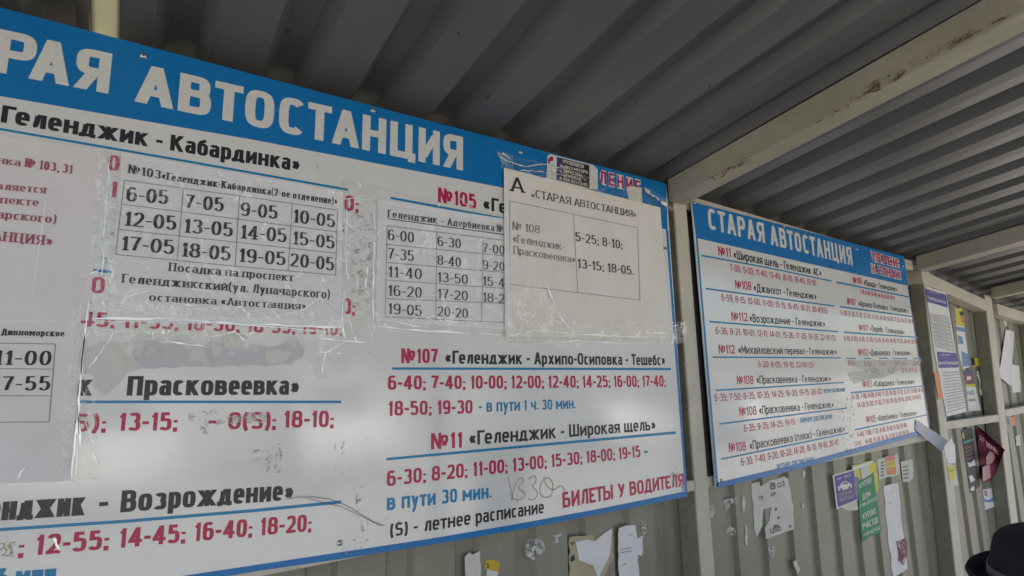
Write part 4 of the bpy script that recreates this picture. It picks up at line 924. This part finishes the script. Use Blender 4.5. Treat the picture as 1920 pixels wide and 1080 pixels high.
TP(e, 'poster_text', 'ЕР', 1446, 931, 7, 1455, 929, 7, m=M_INK, eps=.0007); TP(e, 'poster_text', '120€', 1443, 1001, 9, 1464, 995, 9, m=M_INK, eps=.0007); TP(e, 'poster_text', 'С9', 1423, 938, 7, 1430, 936, 7, m=M_INKG, eps=.0007)
for q in ((1452, 953), (1457, 969), (1450, 985), (1479, 985), (1455, 984)): patch('text_block', [(q[0], q[1]), (q[0] + 5, q[1] - 1), (q[0] + 4, q[1] + 4), (q[0] + 1, q[1] + 5)], M_INKG, e, WS, .0008, 1)
# below the large board
e = poster('torn_notice', [(1067, 1008), (1112, 1001), (1114, 1012), (1148, 990), (1150, 1045), (1130, 1090), (1068, 1092)], paper_mat('paper_tan', (.42, .36, .24), .6), 'torn tan and white notice below the large board left of its neighbour', 'notice', None, 2)
patch('white_layer', [(1079, 1016), (1100, 1012), (1116, 1015), (1148, 990), (1143, 1040), (1122, 1085), (1112, 1060), (1085, 1050)], M_PWHITE, e, WS, .0008, 2)
TP(e, 'poster_text', 'БУ', 1070, 1022, 6, 1078, 1021, 6, m=M_INK, eps=.0008); patch('text_block', [(1069, 1045), (1076, 1040), (1078, 1050), (1070, 1053)], M_INK, e, WS, .0009, 1)
e = poster('torn_notice', [(1160, 990), (1191, 984), (1196, 1010), (1206, 1004), (1204, 1042), (1196, 1040), (1200, 1092), (1160, 1092)], M_PWHITE, 'tall white torn notice below the large board nearest the post', 'notice', None, 2)
for i, q in enumerate(((1164, 1030), (1164, 1036), (1178, 1004), (1166, 1060))): strip('text_line', [q, (q[0] + (20 if i < 2 else 9), q[1] - 3)], 1.3, M_INKG, e, y=WS, eps=.0008)
e = poster('torn_notice', [(871, 1045), (880, 1036), (886, 1040), (900, 1033), (903, 1092), (872, 1092)], M_SCRAP, 'small white torn strip left of the yellow tag below the large board', 'notice', None, 1.2)
e = poster('yellow_tag', [(911, 1052), (920, 1048), (937, 1055), (935, 1072), (908, 1066)], paper_mat('tag_yellow', (.55, .36, .03)), 'small yellow tag with a black mark below the large board', 'tag', None, .8)
TP(e, 'poster_text', '5', 912, 1064, 8, 917, 1065, 8, m=M_INK, eps=.0007); patch('white_corner', [(912, 1067), (935, 1072), (928, 1090), (911, 1090)], M_SCRAP, e, WS, .0007, 1)
# small scraps of old paper left on the wall
SG = 'small scraps of old paper glued to the olive wall'
def scrap(c, label, amp=1.5, mat=None, y=None): tag(patch('paper_scrap', c, mat or M_SCRAP, None, WS if y is None else y, .0005, amp, .0004, 7), label, 'paper scrap', SG)
scrap([(1356, 938), (1382, 930), (1383, 945), (1370, 944), (1362, 958)], 'ragged white scrap just under the lower left corner of the second board', mat=M_RESW)
scrap([(1360, 985), (1378, 990), (1380, 998), (1372, 1004), (1362, 1003)], 'ragged white scrap below another one near the cream post', mat=M_RESW)
scrap([(1391, 925), (1397, 935), (1396, 955), (1392, 966)], 'thin upright sliver of paper left of the torn letter notice')
scrap([(1396, 985), (1402, 990), (1402, 1020), (1398, 1024)], 'thin lower sliver of paper left of the torn letter notice')
scrap([(1440, 1026), (1454, 1024), (1450, 1050), (1446, 1052)], 'brownish white scrap under the torn letter notice', mat=M_RESW)
scrap([(1487, 1053), (1493, 1050), (1500, 1070), (1494, 1075)], 'tiny white scrap at the very bottom below the second board')
scrap([(1504, 884), (1509, 882), (1510, 892), (1506, 896)], 'tiny white drip right under the blue edge of the second board')
scrap([(1503, 944), (1507, 942), (1507, 952), (1503, 953)], 'tiny white fleck between the letter notice and the car poster')
scrap([(1700, 846), (1706, 843), (1706, 855), (1701, 856)], 'round white fleck above the tear off flyer', mat=M_RESW)
scrap([(985, 1010), (1015, 1008), (1022, 1030), (1000, 1050), (985, 1040)], 'faint white smear on the wall below the letter S line', mat=M_RESW)
scrap([(1035, 1003), (1052, 1000), (1054, 1015), (1040, 1018)], 'faint small smear left of the tan notice', mat=M_RESW)
scrap([(1202, 975), (1210, 972), (1212, 1000), (1204, 1004)], 'faint smear beside the tall white notice', mat=M_RESW)
scrap([(1330, 950), (1338, 945), (1341, 965), (1332, 972)], 'white fleck on the face of the post between the boards', mat=M_RESW, y=PF - .0005)
# bay beyond the second post
e = poster('schedule_poster', [(1735, 537), (1774, 549), (1791, 650), (1812, 772), (1775, 781), (1752, 660)], M_PWHITE, 'long white schedule poster with two purple headers beside the second post', 'poster', .0095, 0)
e['py'] = .0095
def pp(nm, c, m, ep=.0007): return patch(nm, c, m, e, .0095, ep)
pp('purple_header', [(1735, 541), (1774, 553), (1777, 577), (1739, 566)], M_PURP); pp('purple_header', [(1756, 659), (1793, 662), (1797, 689), (1760, 690)], M_PURP)
TP(e, 'header_text', 'РАСПИСАНИЕ', 1743, 548, 3, 1762, 552, 3, m=M_PW, eps=.0011); TP(e, 'header_text', 'Кабардинка', 1739, 561, 7, 1773, 570, 7, m=M_PW, eps=.0011)
TP(e, 'header_text', 'РАСПИСАНИЕ', 1764, 667, 3, 1781, 667, 3, m=M_PW, eps=.0011); TP(e, 'header_text', 'Бетта-Геленджик', 1760, 684, 7, 1796, 683, 7, m=M_PW, eps=.0011)
for i in range(9):
    t = i / 8; strip('table_line', [(1742 + 11 * t, 592 + 57 * t), (1779 + 12 * t, 599 + 60 * t)], 1, M_INKG, e, y=.0095, eps=.0008)
    TP(e, 'schedule_row', '6-10 8-20 9-45 11-30', 1744 + 10 * t, 590 + 57 * t, 3, 1778 + 11 * t, 597 + 60 * t, 3, m=M_INKR if i < 1 else M_INKG, eps=.0008)
for i in range(7):
    t = i / 6; strip('table_line', [(1765 + 9 * t, 705 + 68 * t), (1800 + 9 * t, 702 + 62 * t)], 1, M_INKG, e, y=.0095, eps=.0008)
    TP(e, 'schedule_row', '7-40 9-10 12-30 15-00', 1767 + 9 * t, 701 + 67 * t, 3, 1798 + 9 * t, 699 + 61 * t, 3, m=M_INKG, eps=.0008)
pp('orange_block', [(1751, 700), (1761, 700), (1768, 745), (1759, 749)], M_ORANGE)
e = poster('tall_leaflet', [(1791, 578), (1803, 580), (1808, 596), (1808, 612), (1818, 688), (1805, 692), (1797, 660), (1792, 612)], M_PAPER, 'narrow yellow and blue leaflet right of the long schedule poster', 'leaflet')
patch('yellow_panel', [(1793, 578), (1803, 577), (1807, 592), (1808, 613), (1792, 609)], M_YEL, e, WS, .0008); patch('face_print', [(1800, 586), (1807, 588), (1808, 606), (1802, 604)], M_SKIN, e, WS, .0012); patch('hair_print', [(1798, 584), (1805, 584), (1808, 591), (1800, 592)], M_STK, e, WS, .0015)
patch('blue_panel', [(1792, 612), (1809, 615), (1811, 623), (1793, 620)], M_LBLUE, e, WS, .0008); patch('blue_panel', [(1795, 628), (1804, 632), (1806, 645), (1797, 645)], M_LBLUE, e, WS, .0008); patch('blue_panel', [(1802, 658), (1815, 664), (1818, 686), (1805, 688)], M_LBLUE, e, WS, .0008)
e = poster('small_leaflet', [(1807, 696), (1822, 695), (1826, 718), (1810, 720)], M_MAGL, 'small purple and orange leaflet under the yellow and blue one', 'leaflet')
patch('purple_top', [(1807, 696), (1822, 695), (1823, 702), (1808, 702)], M_PURP, e, WS, .0008); patch('pale_print', [(1812, 706), (1820, 705), (1821, 712), (1813, 713)], M_PW, e, WS, .0008)
e = poster('small_leaflet', [(1811, 721), (1828, 720), (1839, 770), (1816, 771)], M_PWHITE, 'small white leaflet with a yellow top edge below the purple one', 'leaflet')
patch('yellow_top', [(1812, 721), (1827, 720), (1828, 725), (1813, 726)], M_YEL, e, WS, .0008); TP(e, 'poster_text', 'КАФЕ', 1814, 741, 8, 1827, 740, 8, m=M_LBLUE, eps=.0008); TP(e, 'poster_text', 'МЕНЮ', 1816, 753, 5, 1829, 752, 5, m=M_INKG, eps=.0008)
e = poster('yellow_tag', [(1822, 670), (1836, 672), (1839, 686), (1825, 687)], M_YEL, 'small yellow tag with dark edge beside the third post', 'tag')
patch('dark_edge', [(1820, 670), (1826, 671), (1829, 685), (1823, 685)], M_STK, e, WS, .0008)
scrap([(1831, 696), (1834, 695), (1842, 740), (1838, 742)], 'thin white sliver beside the third post')
e = poster('price_tag', [(1775, 872), (1790, 872), (1797, 910), (1783, 912)], M_SCRAP, 'pale tag with a yellow panel on the second post', 'tag', PF - .0007)
patch('yellow_panel', [(1776, 875), (1790, 873), (1790, 897), (1780, 902)], M_YEL, e, PF - .0007, .0008, .6); TP(e, 'poster_text', 'СДАМ', 1778, 884, 4, 1789, 883, 4, m=M_INKG, eps=.0012)
scrap([(1769, 838), (1785, 820), (1790, 835), (1791, 868), (1778, 868), (1772, 855)], 'crumpled white paper on the face of the second post', 2, M_PWHITE, PF - .0006)
e = poster('black_poster', [(1802, 806), (1822, 801), (1829, 860), (1838, 911), (1819, 925), (1811, 868)], M_DARKP, 'narrow black poster with pale print left of the wine red poster', 'poster')
patch('teal_stripe', [(1806, 828), (1824, 822), (1825, 826), (1807, 832)], flat('print_teal', (.06, .3, .32)), e, WS, .0008); patch('bird_print', [(1813, 867), (1820, 868), (1827, 860), (1829, 872), (1817, 876)], M_PW, e, WS, .0008)
patch('pale_print', [(1816, 893), (1822, 890), (1828, 900), (1820, 905)], M_PW, e, WS, .0008); patch('pale_print', [(1819, 915), (1826, 911), (1827, 919), (1820, 921)], M_PW, e, WS, .0008); patch('yellow_mark', [(1803, 812), (1806, 811), (1808, 822), (1805, 823)], M_YEL, e, WS, .0008)
for i in range(4): TP(e, 'poster_text', 'КОНЦЕРТ', 1809 + i, 842 + i * 7, 4, 1824 + i, 838 + i * 7, 4, m=M_PINKP, eps=.0008)
# wine red poster, its right corner curls off the wall
def wine():
    y = WS; e = empty('concert_poster', B(1845, 905, y), 'wine red poster with a pale face print, its right corner peeling outwards', 'poster')
    L = [(1832, 799), (1835, 850), (1842, 907)]; R = [(1834, 799), (1884, 843), (1862, 900)]
    V = []; n = 14; mm = 12
    def q(P, t):
        a = P[0] if t < .5 else P[1]; b = P[1] if t < .5 else P[2]; k = (t * 2) % 1 if t < 1 else 1; return (a[0] + (b[0] - a[0]) * k, a[1] + (b[1] - a[1]) * k)
    for back in (0, 1):
        for j in range(n + 1):
            t = j / n; l, r = q(L, t), q(R, t)
            for i in range(mm + 1):
                u = i / mm; d = .07 * u * u * math.sin(math.pi * min(1, t * 1.02)); yy = y - .001 - d
                p = B(l[0] + (r[0] - l[0]) * u, l[1] + (r[1] - l[1]) * u, yy); p.y += back * .0006; V.append(p)
    w = mm + 1; m = w * (n + 1); Fs = []
    for j in range(n):
        for i in range(mm):
            a = j * w + i; Fs.append((a, a + w, a + w + 1, a + 1)); Fs.append((m + a, m + a + 1, m + a + w + 1, m + a + w))
    for j in range(n): a = j * w; Fs.append((a, a + w, m + a + w, m + a)); a += mm; Fs.append((a, m + a, m + a + w, a + w))
    mk('sheet', V, Fs, M_MAG, e, True)
    def on(px, py): return B(px, py, y - .004)
    patch('face_print', [(1849, 857), (1856, 846), (1863, 848), (1866, 858), (1860, 868), (1850, 872)], M_MAGL, e, y - .045, 0, .8)
    patch('pink_print', [(1842, 876), (1856, 870), (1858, 896), (1843, 903)], M_PINKP, e, y - .016, 0, .8)
    T('poster_text', '27 МАЯ', 1837, 824, 9, 1868, 848, 8, M_PINKP, e, y=y - .055, eps=0); T('poster_text', '20 00', 1850, 836, 6, 1872, 853, 6, M_PINKP, e, y=y - .058, eps=0)
wine()
e = poster('small_leaflet', [(1843, 918), (1859, 915), (1865, 950), (1847, 956)], M_PWHITE, 'small white leaflet with red and blue rings below the wine red poster', 'leaflet')
patch('red_print', [(1844, 921), (1850, 919), (1852, 929), (1847, 931)], M_PINKP, e, WS, .0008, .5); patch('blue_print', [(1845, 934), (1850, 938), (1858, 936), (1862, 930), (1863, 938), (1855, 942), (1846, 941)], M_LBLUE, e, WS, .0008)
e = poster('small_leaflet', [(1889, 782), (1902, 781), (1905, 798), (1893, 798)], M_ORANGE, 'small orange and blue leaflet beyond the third post', 'leaflet')
patch('dark_edge', [(1889, 782), (1892, 782), (1896, 797), (1893, 798)], M_LBLUE, e, WS, .0008)
scrap([(1884, 793), (1890, 790), (1891, 813), (1886, 812)], 'white fleck left of the orange leaflet', mat=M_RESW); scrap([(1903, 818), (1912, 815), (1914, 835), (1905, 836)], 'white square scrap below the orange leaflet')
curl_sheet('peeling_paper', [(1886, 618), (1902, 622), (1896, 724), (1873, 706)], WS - .004, .012, M_PWHITE, 'large pale sheet hanging loose and curled in the last bay', 'paper sheet', 'u')
scrap([(1874, 585), (1888, 588), (1888, 612), (1884, 612), (1880, 600)], 'small white and pink torn scrap at the top of the last bay', 1)
scrap([(1895, 682), (1911, 686), (1914, 735), (1898, 738)], 'white lined scrap right of the loose curled sheet', 1, M_PWHITE); scrap([(1862, 692), (1873, 688), (1882, 722), (1866, 720)], 'grey patterned scrap left of the loose curled sheet', 1.5, M_RES)

# ------------------------------------------------------------ person in a dark hat at the lower right
def person():
    c = Vector((0, -1, CAMZ)) + ray(2036, 1036).normalized() * 1.2
    base = empty('person', (c.x, c.y, 0), 'person in a black hat with a grey band at the lower right corner', 'person')
    dk = flat('coat_navy', (.012, .012, .018), .8); skin = flat('skin', (.42, .26, .19), .5); hair = flat('hair_dark', (.02, .015, .012), .6)
    felt = NT('hat_felt'); felt.base(felt.mix(felt.noise(90, 4), (.010, .009, .022), (.020, .018, .034))); felt.pr(Roughness=.9); felt.bump(felt.noise(260, 3), .3, .001)
    band = flat('hat_band', (.14, .14, .18), .6)
    hz = c.z - .045                                   # hat rim height
    k = hz / 1.56
    J = {'pel': (0, 0, .92), 'che': (0, 0, 1.15), 'neck': (0, .0, 1.36), 'nk2': (0, .01, 1.42), 'hd': (0, .0, 1.52), 'hd2': (0, .0, 1.60),
         'hl': (-.09, 0, .86), 'kl': (-.1, .01, .48), 'al': (-.1, -.01, .07), 'tl': (-.1, .14, .03), 'hr': (.09, 0, .86), 'kr': (.1, .02, .48), 'ar': (.1, 0, .07), 'tr': (.1, .15, .03),
         'sl': (-.17, 0, 1.30), 'el': (-.22, .0, 1.04), 'wl': (-.21, .08, .82), 'pl': (-.21, .1, .75), 'sr': (.17, 0, 1.30), 'er': (.22, .0, 1.04), 'wr': (.21, .08, .82), 'pr': (.21, .1, .75)}
    Rr = {'pel': .15, 'che': .15, 'neck': .07, 'nk2': .055, 'hd': .078, 'hd2': .08, 'hl': .1, 'kl': .065, 'al': .045, 'tl': .035, 'hr': .1, 'kr': .065, 'ar': .045, 'tr': .035,
          'sl': .07, 'el': .05, 'wl': .035, 'pl': .03, 'sr': .07, 'er': .05, 'wr': .035, 'pr': .03}
    E = [('pel', 'che'), ('che', 'neck'), ('neck', 'nk2'), ('nk2', 'hd'), ('hd', 'hd2'), ('pel', 'hl'), ('hl', 'kl'), ('kl', 'al'), ('al', 'tl'), ('pel', 'hr'), ('hr', 'kr'), ('kr', 'ar'), ('ar', 'tr'),
         ('neck', 'sl'), ('sl', 'el'), ('el', 'wl'), ('wl', 'pl'), ('neck', 'sr'), ('sr', 'er'), ('er', 'wr'), ('wr', 'pr')]
    for s, sg in (('l', -1), ('r', 1)):               # five fingers, slightly curled
        for i in range(5):
            a, b_ = 'f%s%da' % (s, i), 'f%s%db' % (s, i)
            if i == 0: J[a] = (sg * .21 - sg * .03, .125, .74); J[b_] = (sg * .21 - sg * .035, .14, .70)
            else: J[a] = (sg * (.175 + .018 * i), .115, .70 - .004 * (2.5 - abs(i - 2.5))); J[b_] = (sg * (.177 + .018 * i), .135, .665)
            Rr[a] = .009; Rr[b_] = .007; E += [('p' + s, a), (a, b_)]
    names = list(J); me = bpy.data.meshes.new('body')
    me.from_pydata([tuple(Vector(J[n]) * k) for n in names], [(names.index(a), names.index(b)) for a, b in E], [])
    o = bpy.data.objects.new('body', me); COL.objects.link(o); o.parent = base; me.materials.append(dk)
    o.modifiers.new('skin', 'SKIN'); sk = me.skin_vertices[0].data
    for i, n in enumerate(names): sk[i].radius = (Rr[n] * k * (1.15 if n in ('pel', 'che') else 1), Rr[n] * k * (.8 if n in ('pel', 'che') else 1)); sk[i].use_root = (n == 'pel')
    s = o.modifiers.new('sub', 'SUBSURF'); s.levels = s.render_levels = 2; o.rotation_euler.z = -.9
    def ell(nm, cx, r, mat, zmin=-2):
        V = []; Fs = []; a, b = 20, 12
        for j in range(b + 1):
            th = math.pi * j / b
            for i in range(a):
                ph = 2 * math.pi * i / a; V.append(Vector((cx[0] + r[0] * math.sin(th) * math.cos(ph), cx[1] + r[1] * math.sin(th) * math.sin(ph), cx[2] + r[2] * math.cos(th))) + Vector((c.x, c.y, 0)))
        for j in range(b):
            for i in range(a): Fs.append((j * a + i, (j + 1) * a + i, (j + 1) * a + (i + 1) % a, j * a + (i + 1) % a))
        return mk(nm, V, Fs, mat, base, True)
    ell('hair', (0, 0, hz - .035), (.088, .094, .11), hair); fx = (.075 * math.cos(.7), .075 * math.sin(.7))
    ell('face', (fx[0] * .45, fx[1] * .45, hz - .07), (.072, .076, .105), skin)
    ell('nose', (fx[0] * 1.42, fx[1] * 1.42, hz - .075), (.012, .012, .02), skin); ell('mouth', (fx[0] * 1.3, fx[1] * 1.3, hz - .12), (.012, .016, .005), flat('lips', (.4, .12, .1)))
    for d in (-.35, .35): ell('eye', (.105 * math.cos(.7 + d), .105 * math.sin(.7 + d), hz - .055), (.009, .009, .007), M_INK)
    for d in (-1.5, 1.5): ell('ear', (.08 * math.cos(.7 + d), .08 * math.sin(.7 + d), hz - .07), (.014, .014, .03), skin)
    # hat: lathe, oval, tilted a little towards the camera
    h = empty('hat', (0, 0, hz), None, None); h.parent = base
    def lathe(nm, prof, mat, sub=56):
        V = []; Fs = []
        for r, z in prof:
            for i in range(sub):
                a = 2 * math.pi * i / sub; rr = r; zz = z
                if z > .085: zz = z - .010 * math.cos(a) ** 2 * 0
                V.append((rr * 1.0 * math.cos(a), rr * 1.1 * math.sin(a), zz))
        for j in range(len(prof) - 1):
            for i in range(sub): Fs.append((j * sub + i, (j + 1) * sub + i, (j + 1) * sub + (i + 1) % sub, j * sub + (i + 1) % sub))
        me = bpy.data.meshes.new(nm); me.from_pydata(V, [], Fs); me.polygons.foreach_set('use_smooth', [True] * len(Fs)); me.materials.append(mat)
        o = bpy.data.objects.new(nm, me); COL.objects.link(o); o.parent = h; return o
    lathe('crown', [(.0, .073), (.04, .0725), (.068, .071), (.080, .067), (.087, .060), (.092, .047), (.097, .030), (.101, .014), (.103, .0), (.098, -.004)], felt.m)
    lathe('ribbon', [(.1028, .006), (.1045, .008), (.1020, .021), (.1005, .022)], band)
    lathe('brim', [(.100, -.003), (.112, -.004), (.120, -.003), (.126, .003), (.128, .010), (.125, .015), (.121, .012), (.118, .006), (.113, .002), (.104, .001)], felt.m)
    h.rotation_euler = (math.radians(-4), math.radians(-5), math.radians(0))
person()

# ------------------------------------------------------------ trees across the open side (they shade and mirror in the boards)
def leaf_mat():
    t = NT('leaf_green'); t.base(t.mix(t.noise(3, 3), (.05, .09, .025), (.09, .13, .04))); t.pr(Roughness=.6); return t.m
LM = leaf_mat(); BM = flat('bark', (.14, .11, .08), .9)
def tree_mesh(seed):
    r = random.Random(seed); V = []; Fs = []
    def seg(a, b, ra, rb):
        d = (b - a).normalized(); u = d.orthogonal().normalized(); w = d.cross(u); n0 = len(V)
        for c, rr in ((a, ra), (b, rb)):
            for i in range(8): an = i * math.pi / 4; V.append(c + (u * math.cos(an) + w * math.sin(an)) * rr)
        for i in range(8): Fs.append((n0 + i, n0 + (i + 1) % 8, n0 + 8 + (i + 1) % 8, n0 + 8 + i))
    seg(Vector((0, 0, 0)), Vector((.1, 0, 2.6)), .2, .14); tips = []
    for i in range(9):
        a = i * 2.4; e = Vector((math.cos(a) * r.uniform(.9, 1.9), math.sin(a) * r.uniform(.9, 1.9), r.uniform(3.4, 5.6))); seg(Vector((.1, 0, 2.2 + i * .06)), e, .09, .03); tips.append(e)
    L = []; LF = []
    for t in tips:
        for k in range(330):
            p = t + Vector((r.gauss(0, .55), r.gauss(0, .55), r.gauss(0, .42))); s = r.uniform(.06, .12); u = Vector((r.gauss(0, 1), r.gauss(0, 1), r.gauss(0, .6))).normalized(); w = u.orthogonal().normalized()
            n = len(L); L += [p - u * s, p + w * s * .5, p + u * s, p - w * s * .5]; LF.append((n, n + 1, n + 2, n + 3))
    return V, Fs, L, LF
for i, (x, y, d) in enumerate(((-6.5, -17, 'leftmost broad tree standing opposite the shelter'), (1.2, -19, 'second tree opposite the shelter, farther back'), (7.4, -17.5, 'third tree opposite the shelter near its right end'), (14.5, -19, 'rightmost tree opposite the shelter'))):
    e = empty('broadleaf_tree', (x, y, 0), d, 'tree', 'trees opposite the shelter'); a, b, c, f = tree_mesh(i + 3); o = Vector((x, y, 0))
    mk('trunk', [v + o for v in a], b, BM, e); mk('crown', [v + o for v in c], f, LM, e)

# ------------------------------------------------------------ unseen white minibuses, added to mirror as pale patches in the boards
def van_mesh_parts(x):
    e = empty('minibus', (x, -8.6, 0), None, 'minibus', 'unseen white minibuses added to mirror in the boards')
    white = VANM; prof = [(0, .35), (.02, .95), (.45, 1.12), (1.05, 1.98), (4.3, 2.05), (4.5, 1.9), (4.55, .35)]; hw = .95
    V = []; n = len(prof)
    for sx in (-1, 1):
        for d, z in prof: V.append((x + sx * (hw - (.08 if z > 1.5 else 0)), -8.6 - d, z))
    Fs = [tuple(range(n)), tuple(range(2 * n - 1, n - 1, -1))] + [(i, (i + 1) % n, n + (i + 1) % n, n + i) for i in range(n)]
    bevel(mk('body', V, Fs, white, e), .05, 3)
    g = lambda d, sx: (x + sx * .78, -8.6 - d + .012, 1.12 + (d - .45) * 1.433 + .02)
    mk('windscreen', [g(.50, -1), g(.50, 1), g(.98, 1), g(.98, -1)], [(0, 1, 2, 3)], GLASSD, e)
    for sx in (-1, 1):
        mk('side_window', [(x + sx * (hw + .004), -9.7, 1.2), (x + sx * (hw + .004), -12.8, 1.2), (x + sx * (hw - .07), -12.8, 1.75), (x + sx * (hw - .07), -9.9, 1.75)], [(0, 1, 2, 3)], GLASSD, e)
        mk('headlight', *boxm(x + sx * .75 - .13, x + sx * .75 + .13, -8.64, -8.585, .72, .88), M_PW, e)
        for d in (.85, 3.7):
            V = []; Fs = []
            for xx in (sx * (hw - .2), sx * (hw + .01)):
                for i in range(18): a = i * math.pi / 9; V.append((x + xx, -8.6 - d + .33 * math.cos(a), .33 + .33 * math.sin(a)))
            Fs = [tuple(range(18)), tuple(range(35, 17, -1))] + [(i, (i + 1) % 18, 18 + (i + 1) % 18, 18 + i) for i in range(18)]
            mk('wheel', V, Fs, M_EDGE, e)
    bevel(mk('bumper', *boxm(x - .93, x + .93, -8.66, -8.54, .3, .55), M_MOULD, e), .02)
    return e
VANM = flat('van_white', (.82, .82, .80), .3); GLASSD = flat('dark_glass', (.02, .022, .025), .08)
for x, l in ((-.2, 'unseen white minibus added to mirror in the boards, leftmost of the four'), (3.35, 'unseen white minibus added to mirror in the boards, second from the left'), (10.2, 'unseen white minibus added to mirror in the boards, third from the left'), (15.6, 'unseen white minibus added to mirror in the boards, farthest to the right')):
    van_mesh_parts(x)['label'] = l
